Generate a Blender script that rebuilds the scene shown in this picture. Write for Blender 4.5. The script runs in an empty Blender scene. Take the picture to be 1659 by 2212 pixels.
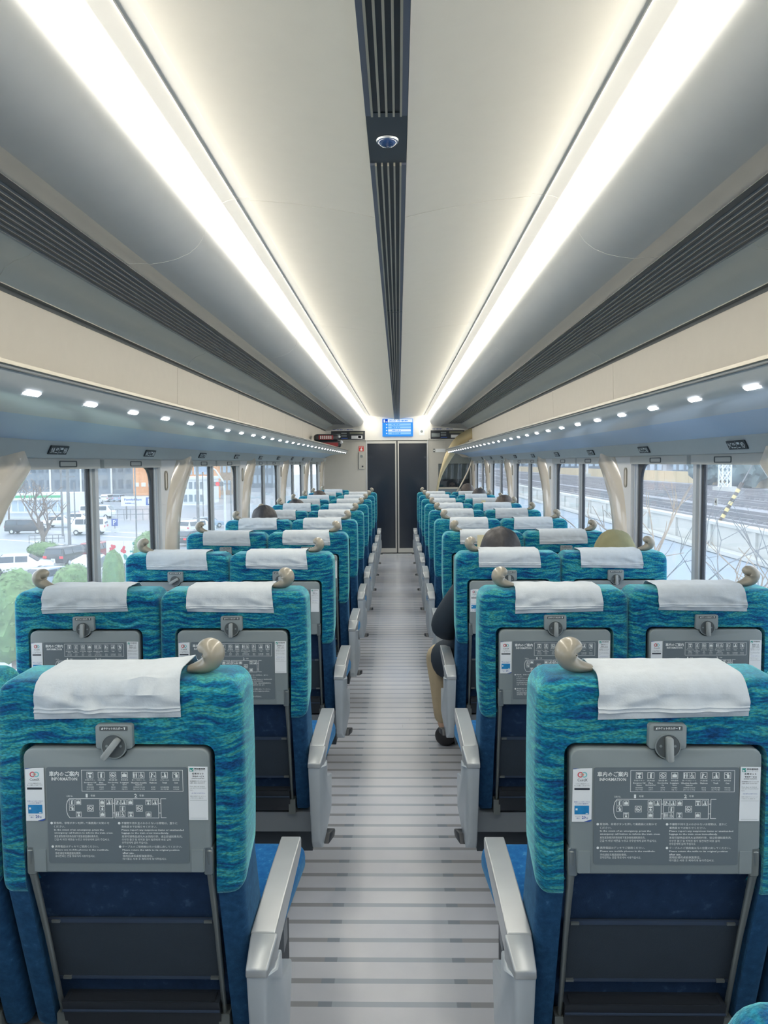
import bpy, bmesh, math, random
from mathutils import Vector, Matrix, noise

# ------------------------------------------------------------------ camera, world, exposure
SC = bpy.context.scene
COL = SC.collection
H = 1.52
CAMX = 0.02
cam_d = bpy.data.cameras.new('camera')
cam = bpy.data.objects.new('camera', cam_d)
COL.objects.link(cam)
cam_d.sensor_fit = 'HORIZONTAL'
cam_d.sensor_width = 36.0
cam_d.lens = 36.0 * 1660 / 1659
cam_d.clip_start = 0.02
cam_d.clip_end = 1500
cam.location = (CAMX, 0, H)
cam.matrix_world = (Matrix.Translation((CAMX, 0, H)) @ Matrix.Rotation(math.atan(31.5 / 1660), 4, 'Z')
                    @ Matrix.Rotation(math.radians(90) - math.atan(106 / 1660), 4, 'X')
                    @ Matrix.Rotation(math.radians(-0.4), 4, 'Z'))
SC.camera = cam
w = bpy.data.worlds.new('world')
SC.world = w
w.use_nodes = True
w.node_tree.nodes['Background'].inputs[0].default_value = (0.86, 0.93, 1.0, 1)
w.node_tree.nodes['Background'].inputs[1].default_value = 2.65
SC.view_settings.view_transform = 'Standard'
SC.view_settings.look = 'None'
SC.view_settings.gamma = 1.0
SC.view_settings.use_curve_mapping = False
SC.view_settings.exposure = 0.12
COVE = 20.5          # strip light emission
SPOT = 25.0          # small rack lamps

# ------------------------------------------------------------------ materials
def lin(c):
    c = c / 255.0
    return c / 12.92 if c <= 0.04045 else ((c + 0.055) / 1.055) ** 2.4
def rgb(r, g, b):
    return (lin(r), lin(g), lin(b), 1)
def mat(name, col, rough=0.5, metal=0.0, var=0.04, scale=20.0, bump=0.0, bscale=200.0, emit=0.0,
        sheen=0.0, sheentint=None, spec=0.5, coat=0.0, stretch=(1, 1, 1)):
    m = bpy.data.materials.new(name)
    m.use_nodes = True
    nt = m.node_tree
    p = nt.nodes['Principled BSDF']
    p.inputs['Roughness'].default_value = rough
    p.inputs['Metallic'].default_value = metal
    p.inputs['Specular IOR Level'].default_value = spec
    p.inputs['Coat Weight'].default_value = coat
    c = rgb(*col)
    tc = nt.nodes.new('ShaderNodeTexCoord')
    mp = nt.nodes.new('ShaderNodeMapping')
    mp.inputs['Scale'].default_value = stretch
    nt.links.new(tc.outputs['Object'], mp.inputs['Vector'])
    if var > 0:
        n = nt.nodes.new('ShaderNodeTexNoise')
        n.inputs['Scale'].default_value = scale
        n.inputs['Detail'].default_value = 3
        r = nt.nodes.new('ShaderNodeValToRGB')
        r.color_ramp.elements[0].position = 0.3
        r.color_ramp.elements[1].position = 0.7
        r.color_ramp.elements[0].color = tuple(max(0, v * (1 - var)) for v in c[:3]) + (1,)
        r.color_ramp.elements[1].color = tuple(min(1, v * (1 + var)) for v in c[:3]) + (1,)
        nt.links.new(mp.outputs[0], n.inputs['Vector'])
        nt.links.new(n.outputs['Fac'], r.inputs[0])
        nt.links.new(r.outputs[0], p.inputs['Base Color'])
    else:
        p.inputs['Base Color'].default_value = c
    if bump > 0:
        n2 = nt.nodes.new('ShaderNodeTexNoise')
        n2.inputs['Scale'].default_value = bscale
        n2.inputs['Detail'].default_value = 4
        b = nt.nodes.new('ShaderNodeBump')
        b.inputs['Strength'].default_value = bump
        b.inputs['Distance'].default_value = 0.002
        nt.links.new(mp.outputs[0], n2.inputs['Vector'])
        nt.links.new(n2.outputs['Fac'], b.inputs['Height'])
        nt.links.new(b.outputs[0], p.inputs['Normal'])
    if emit > 0:
        p.inputs['Emission Color'].default_value = c
        p.inputs['Emission Strength'].default_value = emit
    if sheen > 0:
        p.inputs['Sheen Weight'].default_value = sheen
        p.inputs['Sheen Roughness'].default_value = 0.35
        p.inputs['Sheen Tint'].default_value = rgb(*(sheentint or col))
    return m

def fabric(name, stops, sc=(13, 13, 105), sheen=0.5, tint=(150, 225, 230), flecks=True):
    m = bpy.data.materials.new(name)
    m.use_nodes = True
    nt = m.node_tree
    N = nt.nodes.new
    L = nt.links.new
    p = nt.nodes['Principled BSDF']
    p.inputs['Roughness'].default_value = 0.9
    p.inputs['Specular IOR Level'].default_value = 0.15
    p.inputs['Sheen Weight'].default_value = sheen
    p.inputs['Sheen Roughness'].default_value = 0.42
    p.inputs['Sheen Tint'].default_value = rgb(*tint)
    tc = N('ShaderNodeTexCoord')
    oi = N('ShaderNodeObjectInfo')
    ad = N('ShaderNodeVectorMath'); ad.operation = 'MULTIPLY_ADD'
    cx = N('ShaderNodeCombineXYZ')
    for i in range(3):
        L(oi.outputs['Random'], cx.inputs[i])
    ad.inputs[1].default_value = (7.3, 3.1, 5.7)
    L(cx.outputs[0], ad.inputs[0]); L(tc.outputs['Object'], ad.inputs[2])
    # wavy distortion so that streaks ripple like the woven wave pattern
    wn = N('ShaderNodeTexNoise'); wn.inputs['Scale'].default_value = 9; wn.inputs['Detail'].default_value = 2
    L(ad.outputs[0], wn.inputs['Vector'])
    wm = N('ShaderNodeVectorMath'); wm.operation = 'MULTIPLY_ADD'
    wm.inputs[1].default_value = (0.0, 0.0, 0.05)
    L(wn.outputs['Color'], wm.inputs[0]); L(ad.outputs[0], wm.inputs[2])
    mp = N('ShaderNodeMapping'); mp.inputs['Scale'].default_value = sc
    L(wm.outputs[0], mp.inputs[0])
    n = N('ShaderNodeTexNoise'); n.inputs['Scale'].default_value = 1.0; n.inputs['Detail'].default_value = 5
    n.inputs['Roughness'].default_value = 0.6
    L(mp.outputs[0], n.inputs['Vector'])
    r = N('ShaderNodeValToRGB')
    els = r.color_ramp.elements
    while len(els) < len(stops):
        els.new(0.5)
    for e, (pos, c) in zip(els, stops):
        e.position = pos; e.color = rgb(*c)
    L(n.outputs['Fac'], r.inputs[0])
    out = r.outputs[0]
    if flecks:
        mp2 = N('ShaderNodeMapping'); mp2.inputs['Scale'].default_value = (150, 150, 330)
        mp2.inputs['Rotation'].default_value = (0, 0.5, 0)
        L(ad.outputs[0], mp2.inputs[0])
        n2 = N('ShaderNodeTexNoise'); n2.inputs['Scale'].default_value = 1; n2.inputs['Detail'].default_value = 1
        L(mp2.outputs[0], n2.inputs['Vector'])
        mx = N('ShaderNodeMix'); mx.data_type = 'RGBA'; mx.blend_type = 'OVERLAY'
        mx.inputs['Factor'].default_value = 0.55
        r2 = N('ShaderNodeValToRGB'); r2.color_ramp.elements[0].position = 0.38; r2.color_ramp.elements[1].position = 0.62
        r2.color_ramp.elements[0].color = (0.22, 0.22, 0.22, 1); r2.color_ramp.elements[1].color = (0.75, 0.75, 0.72, 1)
        L(n2.outputs['Fac'], r2.inputs[0])
        L(out, mx.inputs['A']); L(r2.outputs[0], mx.inputs['B'])
        out = mx.outputs['Result']
    L(out, p.inputs['Base Color'])
    bn = N('ShaderNodeTexNoise'); bn.inputs['Scale'].default_value = 420
    L(tc.outputs['Object'], bn.inputs['Vector'])
    b = N('ShaderNodeBump'); b.inputs['Strength'].default_value = 0.35; b.inputs['Distance'].default_value = 0.002
    L(bn.outputs['Fac'], b.inputs['Height']); L(b.outputs[0], p.inputs['Normal'])
    return m

M = {}
M['teal'] = fabric('teal_wave_moquette', [(0.30, (16, 52, 100)), (0.41, (12, 78, 130)), (0.475, (10, 104, 134)),
                                          (0.53, (22, 118, 150)), (0.585, (66, 146, 136)), (0.63, (36, 136, 156)), (0.72, (80, 172, 196))], sheen=1.0)
M['navy'] = fabric('navy_moquette', [(0.3, (28, 62, 98)), (0.5, (34, 74, 112)), (0.66, (40, 84, 124)), (0.8, (84, 134, 170))],
                   sc=(60, 60, 60), sheen=0.35, tint=(110, 170, 210), flecks=False)
M['blue'] = fabric('blue_cushion_moquette', [(0.3, (20, 86, 148)), (0.6, (30, 104, 166)), (0.8, (90, 160, 200))],
                   sc=(60, 60, 60), sheen=0.4, tint=(130, 190, 230), flecks=False)
M['backpanel'] = fabric('dark_navy_panel_cloth', [(0.3, (36, 56, 84)), (0.6, (40, 62, 94)), (0.8, (70, 98, 132))],
                        sc=(40, 40, 40), sheen=0.1, flecks=False)
M['mesh'] = mat('pocket_mesh', (50, 62, 74), 0.85, bump=0.4, bscale=500)
M['pocketedge'] = mat('pocket_edge', (58, 74, 98), 0.7)
M['graypl'] = mat('tray_grey_plastic', (132, 143, 146), 0.42, var=0.02, bump=0.05, bscale=900)
M['graydk'] = mat('tray_dark_grey', (102, 114, 121), 0.5, var=0.02)
M['recess'] = mat('recess_grey', (84, 92, 96), 0.5, var=0.02)
M['silver'] = mat('armrest_silver', (186, 196, 204), 0.34, metal=0.25, var=0.02, bump=0.03, bscale=900)
M['armtop'] = mat('armrest_top_satin', (180, 186, 190), 0.3, metal=0.35, var=0.02)
M['strut'] = mat('strut_grey', (136, 144, 144), 0.35, metal=0.5, var=0.02)
M['print'] = mat('print_white', (232, 238, 238), 0.5, var=0)
M['printdk'] = mat('print_dark', (44, 52, 62), 0.5, var=0)
M['sticker'] = mat('sticker_white', (226, 232, 236), 0.45, var=0.01)
M['pblue'] = mat('print_blue', (58, 92, 170), 0.5, var=0)
M['pcard'] = mat('print_card_blue', (36, 132, 190), 0.4, var=0.12, scale=90)
M['pgreen'] = mat('print_green', (40, 150, 140), 0.5, var=0)
M['pred'] = mat('print_red', (206, 70, 84), 0.5, var=0)
M['porange'] = mat('print_orange', (240, 150, 120), 0.5, var=0)
M['pcyan'] = mat('print_cyan', (110, 200, 205), 0.5, var=0)
M['cloth'] = mat('headrest_nonwoven', (196, 205, 212), 0.9, var=0.03, scale=60, bump=0.25, bscale=260, sheen=0.2, sheentint=(240, 240, 240))
M['handle'] = mat('handle_beige', (152, 147, 133), 0.32, var=0.03, coat=0.25)
M['beam'] = mat('pedestal_grey', (126, 134, 142), 0.5, var=0.02)
M['under'] = mat('under_seat_dark', (70, 78, 86), 0.7, var=0.05)
M['blackpl'] = mat('black_plastic', (48, 54, 62), 0.4, var=0.03)
M['ceil'] = mat('ceiling_panel', (222, 219, 209), 0.55, var=0.01)
M['white'] = mat('white_panel', (222, 222, 218), 0.45, var=0.01)
M['bulge'] = mat('duct_cover_panel', (200, 203, 203), 0.5, var=0.01)
M['cream'] = mat('rack_back_cream', (222, 216, 204), 0.5, var=0.012)
M['trimsil'] = mat('trim_silver', (194, 198, 202), 0.32, metal=0.45, var=0.01)
M['slat'] = mat('grille_slat', (84, 92, 100), 0.5, var=0.02)
M['slatedge'] = mat('grille_back', (36, 42, 50), 0.7, var=0.02)
M['rail'] = mat('strip_rail', (190, 186, 172), 0.3, metal=0.4, var=0.01)
M['stripdk'] = mat('strip_dark', (60, 70, 80), 0.45, var=0.02)
M['stripfr'] = mat('strip_frame', (104, 112, 130), 0.4, metal=0.3, var=0.02)
M['rack'] = mat('rack_silver', (196, 203, 205), 0.3, metal=0.2, var=0.015)
M['rackblue'] = mat('rack_blue_grey', (172, 198, 224), 0.4, var=0.01)
M['lintel'] = mat('lintel_grey', (194, 202, 202), 0.45, var=0.01)
M['wall'] = mat('side_wall_white', (224, 226, 228), 0.4, var=0.01)
M['endwall'] = mat('end_wall_grey', (190, 190, 184), 0.55, var=0.01)
M['rib'] = mat('window_rib_cream', (214, 206, 192), 0.18, var=0.01, coat=0.6)
M['alu'] = mat('window_aluminium', (206, 212, 218), 0.3, metal=0.25, var=0.01)
M['gasket'] = mat('black_gasket', (46, 52, 60), 0.5, var=0.02)
M['shade'] = mat('shade_cassette', (200, 202, 198), 0.5, var=0.01)
M['doorfr'] = mat('door_frame', (200, 200, 196), 0.3, metal=0.3, var=0.01)
M['doorgl'] = mat('dark_door_glass', (42, 50, 62), 0.12, var=0.02, coat=0.3, spec=0.35)
M['champ'] = mat('champagne_metal', (196, 184, 150), 0.28, metal=0.75, var=0.05, scale=30, stretch=(1, 1, 8))
M['hair'] = mat('dark_hair', (50, 50, 54), 0.5, var=0.25, scale=60, bump=0.6, bscale=120, stretch=(1, 1, 0.25))
M['hairbr'] = mat('brown_hair', (72, 64, 60), 0.5, var=0.25, scale=60, bump=0.6, bscale=120, stretch=(1, 1, 0.25))
M['skin'] = mat('skin', (214, 178, 152), 0.55, var=0.04)
M['coat'] = mat('dark_coat_cloth', (40, 52, 64), 0.85, var=0.08, bump=0.3, bscale=150)
M['khaki'] = mat('khaki_trouser_cloth', (192, 176, 146), 0.85, var=0.06, bump=0.2, bscale=150)
M['shoe'] = mat('black_shoe', (44, 46, 52), 0.5, var=0.1)
M['olive'] = mat('olive_cap_cloth', (138, 136, 104), 0.9, var=0.06, bump=0.3, bscale=200)
M['paper'] = mat('yellow_paper', (222, 216, 180), 0.7, var=0.02)

def emis(name, col, s):
    m = bpy.data.materials.new(name)
    m.use_nodes = True
    nt = m.node_tree
    nt.nodes.clear()
    e = nt.nodes.new('ShaderNodeEmission')
    o = nt.nodes.new('ShaderNodeOutputMaterial')
    e.inputs[0].default_value = rgb(*col)
    e.inputs[1].default_value = s
    nt.links.new(e.outputs[0], o.inputs[0])
    return m
M['lamp'] = emis('strip_lamp', (255, 247, 232), COVE)
M['spot'] = emis('rack_lamp', (250, 250, 255), SPOT)
M['scrblue'] = emis('screen_blue', (60, 150, 240), 1.0)
M['scrlt'] = emis('screen_light_blue', (150, 205, 246), 1.0)
M['scrwh'] = emis('screen_white', (226, 238, 250), 1.0)
M['scrdk'] = emis('screen_dark_blue', (20, 70, 190), 1.0)
M['redlamp'] = emis('red_lamp', (255, 70, 80), 2.0)
M['orlamp'] = emis('amber_lamp', (255, 190, 80), 2.0)

def glass(name, tint=(0.97, 0.985, 1.0), refl=0.07, veil=0.0):
    m = bpy.data.materials.new(name)
    m.use_nodes = True
    nt = m.node_tree
    nt.nodes.clear()
    t = nt.nodes.new('ShaderNodeBsdfTransparent')
    g = nt.nodes.new('ShaderNodeBsdfGlossy')
    x = nt.nodes.new('ShaderNodeMixShader')
    o = nt.nodes.new('ShaderNodeOutputMaterial')
    f = nt.nodes.new('ShaderNodeLayerWeight')
    f.inputs[0].default_value = 0.5
    pw = nt.nodes.new('ShaderNodeMath'); pw.operation = 'POWER'; pw.inputs[1].default_value = 5
    nt.links.new(f.outputs['Facing'], pw.inputs[0])
    mu = nt.nodes.new('ShaderNodeMath'); mu.operation = 'MULTIPLY_ADD'
    mu.inputs[1].default_value = 0.45; mu.inputs[2].default_value = refl
    t.inputs[0].default_value = tint + (1,)
    g.inputs['Roughness'].default_value = 0.02
    nt.links.new(pw.outputs[0], mu.inputs[0])
    nt.links.new(mu.outputs[0], x.inputs[0])
    nt.links.new(t.outputs[0], x.inputs[1]); nt.links.new(g.outputs[0], x.inputs[2])
    tr = nt.nodes.new('ShaderNodeBsdfTranslucent')
    tr.inputs[0].default_value = (0.9, 0.95, 1, 1)
    x2 = nt.nodes.new('ShaderNodeMixShader')
    x2.inputs[0].default_value = veil
    nt.links.new(x.outputs[0], x2.inputs[1]); nt.links.new(tr.outputs[0], x2.inputs[2])
    nt.links.new(x2.outputs[0], o.inputs[0])
    return m
M['glass'] = glass('window_glass', refl=0.035, veil=0.07)
M['smoke'] = glass('partition_glass', (0.72, 0.76, 0.78), 0.05)

def floor_mat():
    m = bpy.data.materials.new('striped_vinyl_floor')
    m.use_nodes = True
    nt = m.node_tree
    N = nt.nodes.new
    L = nt.links.new
    p = nt.nodes['Principled BSDF']
    tc = N('ShaderNodeTexCoord')
    sp = N('ShaderNodeSeparateXYZ')
    L(tc.outputs['Object'], sp.inputs[0])
    def math_(op, a, b=None, c=None):
        n = N('ShaderNodeMath'); n.operation = op
        for i, v in enumerate((a, b, c)):
            if v is None: continue
            if isinstance(v, (int, float)): n.inputs[i].default_value = v
            else: L(v, n.inputs[i])
        return n.outputs[0]
    ph = math_('FRACT', math_('DIVIDE', math_('SUBTRACT', sp.outputs['Y'], 2.068 - 0.011 - 0.0973 * 60), 0.0973))
    stripe = math_('LESS_THAN', ph, 0.022 / 0.0973)
    ax = math_('ABSOLUTE', sp.outputs['X'])
    inner = N('ShaderNodeValToRGB')
    cr = inner.color_ramp
    cr.interpolation = 'CONSTANT'
    cr.elements[0].position = 0.0; cr.elements[0].color = rgb(160, 170, 184)
    cr.elements[1].position = 0.172; cr.elements[1].color = rgb(136, 146, 158)
    e = cr.elements.new(0.214); e.color = rgb(150, 154, 160)
    L(ax, inner.inputs[0])
    n = N('ShaderNodeTexNoise'); n.inputs['Scale'].default_value = 3; n.inputs['Detail'].default_value = 6
    L(tc.outputs['Object'], n.inputs['Vector'])
    base = N('ShaderNodeValToRGB')
    base.color_ramp.elements[0].position = 0.35; base.color_ramp.elements[0].color = rgb(186, 192, 204)
    base.color_ramp.elements[1].position = 0.65; base.color_ramp.elements[1].color = rgb(200, 205, 214)
    L(n.outputs['Fac'], base.inputs[0])
    mx = N('ShaderNodeMix'); mx.data_type = 'RGBA'
    L(stripe, mx.inputs['Factor']); L(base.outputs[0], mx.inputs['A']); L(inner.outputs[0], mx.inputs['B'])
    # thin dark scuffs
    mp = N('ShaderNodeMapping'); mp.inputs['Scale'].default_value = (38, 7, 1); mp.inputs['Rotation'].default_value = (0, 0, 0.12)
    L(tc.outputs['Object'], mp.inputs[0])
    n3 = N('ShaderNodeTexNoise'); n3.inputs['Scale'].default_value = 1; n3.inputs['Detail'].default_value = 2
    L(mp.outputs[0], n3.inputs['Vector'])
    sc = math_('MULTIPLY', math_('GREATER_THAN', n3.outputs['Fac'], 0.765), 0.35)
    mx2 = N('ShaderNodeMix'); mx2.data_type = 'RGBA'
    L(sc, mx2.inputs['Factor']); L(mx.outputs['Result'], mx2.inputs['A']); mx2.inputs['B'].default_value = rgb(96, 100, 108)
    # the strip under the seats is plain, their shade painted in as darker grey
    und_shade = math_('GREATER_THAN', ax, 0.40)
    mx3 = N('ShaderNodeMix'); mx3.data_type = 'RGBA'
    L(und_shade, mx3.inputs['Factor']); L(mx2.outputs['Result'], mx3.inputs['A']); mx3.inputs['B'].default_value = rgb(112, 118, 126)
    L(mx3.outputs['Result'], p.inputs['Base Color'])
    p.inputs['Roughness'].default_value = 0.3
    n4 = N('ShaderNodeTexNoise'); n4.inputs['Scale'].default_value = 60; n4.inputs['Detail'].default_value = 5
    L(tc.outputs['Object'], n4.inputs['Vector'])
    rr = math_('MULTIPLY_ADD', n4.outputs['Fac'], 0.12, 0.15)
    L(rr, p.inputs['Roughness'])
    b = N('ShaderNodeBump'); b.inputs['Strength'].default_value = 0.12; b.inputs['Distance'].default_value = 0.002
    L(n4.outputs['Fac'], b.inputs['Height']); L(b.outputs[0], p.inputs['Normal'])
    return m
M['floor'] = floor_mat()

# ------------------------------------------------------------------ mesh helpers
def finish(bm, name, mats, bevel=None, smooth=True, angle=35):
    if bevel:
        wd, sg = bevel
        ed = [e for e in bm.edges if len(e.link_faces) == 2 and e.calc_face_angle(0) > math.radians(25)]
        bmesh.ops.bevel(bm, geom=ed, offset=wd, segments=sg, affect='EDGES', profile=0.5, clamp_overlap=True)
    me = bpy.data.meshes.new(name)
    bm.to_mesh(me)
    bm.free()
    for m in mats:
        me.materials.append(M[m] if isinstance(m, str) else m)
    if smooth:
        me.shade_smooth()
        me.set_sharp_from_angle(angle=math.radians(angle))
    return me

class MB:
    def __init__(self):
        self.bm = bmesh.new()
    def _f(self, vs, mi):
        try:
            f = self.bm.faces.new(vs)
            f.material_index = mi
            return f
        except ValueError:
            return None
    def box(self, x0, x1, y0, y1, z0, z1, mi=0):
        v = [self.bm.verts.new(c) for c in ((x0, y0, z0), (x1, y0, z0), (x1, y1, z0), (x0, y1, z0),
                                            (x0, y0, z1), (x1, y0, z1), (x1, y1, z1), (x0, y1, z1))]
        for q in ((3, 2, 1, 0), (4, 5, 6, 7), (0, 1, 5, 4), (1, 2, 6, 5), (2, 3, 7, 6), (3, 0, 4, 7)):
            self._f([v[i] for i in q], mi)
        return self
    def prism(self, poly, axis, a, b, mi=0, mi_side=None):
        # polygon in the two other axes (x,z)|(y,z)|(x,y), extruded along axis from a to b
        def P(p, t):
            if axis == 'y': return (p[0], t, p[1])
            if axis == 'x': return (t, p[0], p[1])
            return (p[0], p[1], t)
        A = [self.bm.verts.new(P(p, a)) for p in poly]
        B = [self.bm.verts.new(P(p, b)) for p in poly]
        self._f(A, mi); self._f(B[::-1], mi)
        n = len(poly)
        for i in range(n):
            self._f([A[i], B[i], B[(i + 1) % n], A[(i + 1) % n]], mi if mi_side is None else mi_side)
        bmesh.ops.recalc_face_normals(self.bm, faces=self.bm.faces[:])
        return self
    def tube(self, pts, r, n=8, mi=0, cap=True, flat=1.0):
        pts = [Vector(p) for p in pts]
        rings = []
        up = Vector((0, 0, 1))
        prev = None
        for i, p in enumerate(pts):
            d = (pts[min(i + 1, len(pts) - 1)] - pts[max(i - 1, 0)]).normalized()
            if prev is None:
                a = d.cross(up if abs(d.z) < 0.9 else Vector((0, 1, 0))).normalized()
            else:
                a = (prev - d * prev.dot(d)).normalized()
            prev = a
            b = d.cross(a)
            rr = r[i] if isinstance(r, (list, tuple)) else r
            rings.append([self.bm.verts.new(p + a * (rr * math.cos(2 * math.pi * k / n)) + b * (rr * flat * math.sin(2 * math.pi * k / n)))
                          for k in range(n)])
        for i in range(len(rings) - 1):
            for k in range(n):
                self._f([rings[i][k], rings[i][(k + 1) % n], rings[i + 1][(k + 1) % n], rings[i + 1][k]], mi)
        if cap:
            self._f(rings[0][::-1], mi); self._f(rings[-1], mi)
        return self
    def strip(self, prof, y0, y1, th, mi=0, ends=True):
        # profile in (x,z) extruded along y and thickened outward (by point normals)
        n = len(prof)
        nr = []
        for i in range(n):
            a = Vector(prof[max(i - 1, 0)]); b = Vector(prof[min(i + 1, n - 1)])
            d = (b - a).normalized()
            nr.append(Vector((-d.y, d.x)))
        F = [[self.bm.verts.new((p[0], y, p[1])) for p in prof] for y in (y0, y1)]
        K = [[self.bm.verts.new((p[0] + q.x * th, y, p[1] + q.y * th)) for p, q in zip(prof, nr)] for y in (y0, y1)]
        for i in range(n - 1):
            self._f([F[0][i], F[0][i + 1], F[1][i + 1], F[1][i]], mi)
            self._f([K[0][i], K[1][i], K[1][i + 1], K[0][i + 1]], mi)
            self._f([F[0][i], K[0][i], K[0][i + 1], F[0][i + 1]], mi)
            self._f([F[1][i], F[1][i + 1], K[1][i + 1], K[1][i]], mi)
        self._f([F[0][0], F[1][0], K[1][0], K[0][0]], mi)
        self._f([F[0][-1], K[0][-1], K[1][-1], F[1][-1]], mi)
        bmesh.ops.recalc_face_normals(self.bm, faces=self.bm.faces[:])
        return self
    def ring(self, outer, inner, axis, a, b, mi=0):
        # plate with a hole; outer and inner polygons with the same number of points
        def P(p, t):
            if axis == 'y': return (p[0], t, p[1])
            if axis == 'x': return (t, p[0], p[1])
            return (p[0], p[1], t)
        V = [[self.bm.verts.new(P(p, t)) for p in poly] for t in (a, b) for poly in (outer, inner)]
        n = len(outer)
        for i in range(n):
            j = (i + 1) % n
            self._f([V[0][i], V[0][j], V[1][j], V[1][i]], mi)
            self._f([V[2][i], V[3][i], V[3][j], V[2][j]], mi)
            self._f([V[0][i], V[2][i], V[2][j], V[0][j]], mi)
            self._f([V[1][i], V[1][j], V[3][j], V[3][i]], mi)
        bmesh.ops.recalc_face_normals(self.bm, faces=self.bm.faces[:])
        return self
    def face(self, pts, mi=0):
        return self._f([self.bm.verts.new(p) for p in pts], mi)
    def mirror_x(self):
        for v in self.bm.verts: v.co.x = -v.co.x
        bmesh.ops.reverse_faces(self.bm, faces=self.bm.faces[:])
        return self
    def mesh(self, name, mats, bevel=None, smooth=True, angle=35):
        if isinstance(mats, (str, bpy.types.Material)): mats = [mats]
        return finish(self.bm, name, mats, bevel, smooth, angle)
    def build(self, name, mats, parent=None, bevel=None, smooth=True, loc=(0, 0, 0), rotz=0, angle=35):
        return obj(name, self.mesh(name, mats, bevel, smooth, angle), parent, loc, rotz)

def obj(name, me, parent=None, loc=(0, 0, 0), rotz=0):
    o = bpy.data.objects.new(name, me)
    COL.objects.link(o)
    o.location = loc
    o.rotation_euler = (0, 0, rotz)
    if parent: o.parent = parent
    return o
def thing(name, label, cat, loc=(0, 0, 0), rotz=0, group=None):
    o = obj(name, None, None, loc, rotz)
    o.empty_display_size = 0.1
    return tag(o, label, cat, group)
def tag(o, label, cat, group=None):
    o['label'] = label; o['category'] = cat
    if group: o['group'] = group
    return o
def struct(o, label=None):
    o['kind'] = 'structure'
    if label: o['label'] = label
    return o
def copy_tree(o, parent=None):
    c = o.copy()
    COL.objects.link(c)
    if parent: c.parent = parent
    for ch in KIDS.get(o.name, []):
        copy_tree(ch, c)
    return c
KIDS = {}
def rrect(x0, x1, z0, z1, r, n=5):
    pts = []
    for cx, cz, a0 in ((x1 - r, z1 - r, 0), (x0 + r, z1 - r, 90), (x0 + r, z0 + r, 180), (x1 - r, z0 + r, 270)):
        for k in range(n + 1):
            a = math.radians(a0 + 90 * k / n)
            pts.append((cx + r * math.cos(a), cz + r * math.sin(a)))
    return pts
def circ(cx, cz, r, n=20):
    return [(cx + r * math.cos(2 * math.pi * k / n), cz + r * math.sin(2 * math.pi * k / n)) for k in range(n)]

# text as mesh, fitted to a rectangle of the plane (u right, v up)
_txt = {}
def text_geo(s, bold):
    key = (s, bold)
    if key not in _txt:
        c = bpy.data.curves.new('t', 'FONT')
        c.body = s
        c.resolution_u = 1
        c.offset = 0.02 if bold else 0.0
        o = bpy.data.objects.new('t', c)
        COL.objects.link(o)
        dg = bpy.context.evaluated_depsgraph_get()
        me = bpy.data.meshes.new_from_object(o.evaluated_get(dg))
        vs = [(v.co.x, v.co.y) for v in me.vertices]
        fs = [tuple(f.vertices) for f in me.polygons]
        bpy.data.objects.remove(o); bpy.data.curves.remove(c); bpy.data.meshes.remove(me)
        _txt[key] = (vs, fs)
    return _txt[key]
def text(mb, s, u0, u1, v0, v1, place, mi, bold=False, shear=0):
    vs, fs = text_geo(s, bold)
    if not vs: return
    a0 = min(v[0] for v in vs); a1 = max(v[0] for v in vs)
    b0 = min(v[1] for v in vs); b1 = max(v[1] for v in vs)
    su = (u1 - u0) / (a1 - a0); sv = (v1 - v0) / (b1 - b0)
    V = [mb.bm.verts.new(place(u0 + (x - a0) * su, v0 + (y - b0) * sv)) for x, y in vs]
    for f in fs:
        mb._f([V[i] for i in f], mi)

# ------------------------------------------------------------------ car body: shell, floor, ceiling, walls
Y0, Y1 = -1.6, 12.8
SEAM0, SEAMP = 2.31 - 2.07 * 2, 2.07
seams = [SEAM0 + SEAMP * k for k in range(0, 8)]
seams = [Y0] + [s for s in seams if Y0 + 0.2 < s < Y1 - 0.3] + [Y1]
spans = [(a + 0.0015, b - 0.0015) for a, b in zip(seams, seams[1:])]

fl = MB().box(-1.3, 1.3, Y0 - 0.05, Y1 + 0.6, -0.06, 0.0).build('floor', 'floor', smooth=False)
struct(fl, 'glossy pale grey floor with thin darker cross stripes')
roof = MB()
roof.box(-1.35, 1.35, Y0 - 0.05, Y1 + 0.6, 2.36, 2.40)
roof.box(-1.35, -1.30, Y0 - 0.05, Y1 + 0.6, 1.58, 2.36)
roof.box(1.30, 1.35, Y0 - 0.05, Y1 + 0.6, 1.58, 2.36)
struct(roof.build('ceiling', ['white'], smooth=False), 'pale vaulted ceiling of long smooth panels')
ceil = bpy.data.objects['ceiling']
wl = struct(obj('wall_left', None), 'white side wall with arched window ribs')
wr = struct(obj('wall_right', None), 'white side wall with arched window ribs by the tracks')
tl = struct(obj('trim_1', None), 'cream rack back panels, lintel and arched ribs of the left side')
tr_ = struct(obj('trim_2', None), 'cream rack back panels, lintel and arched ribs of the right side')
TRIM = {-1: tl, 1: tr_}

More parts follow.
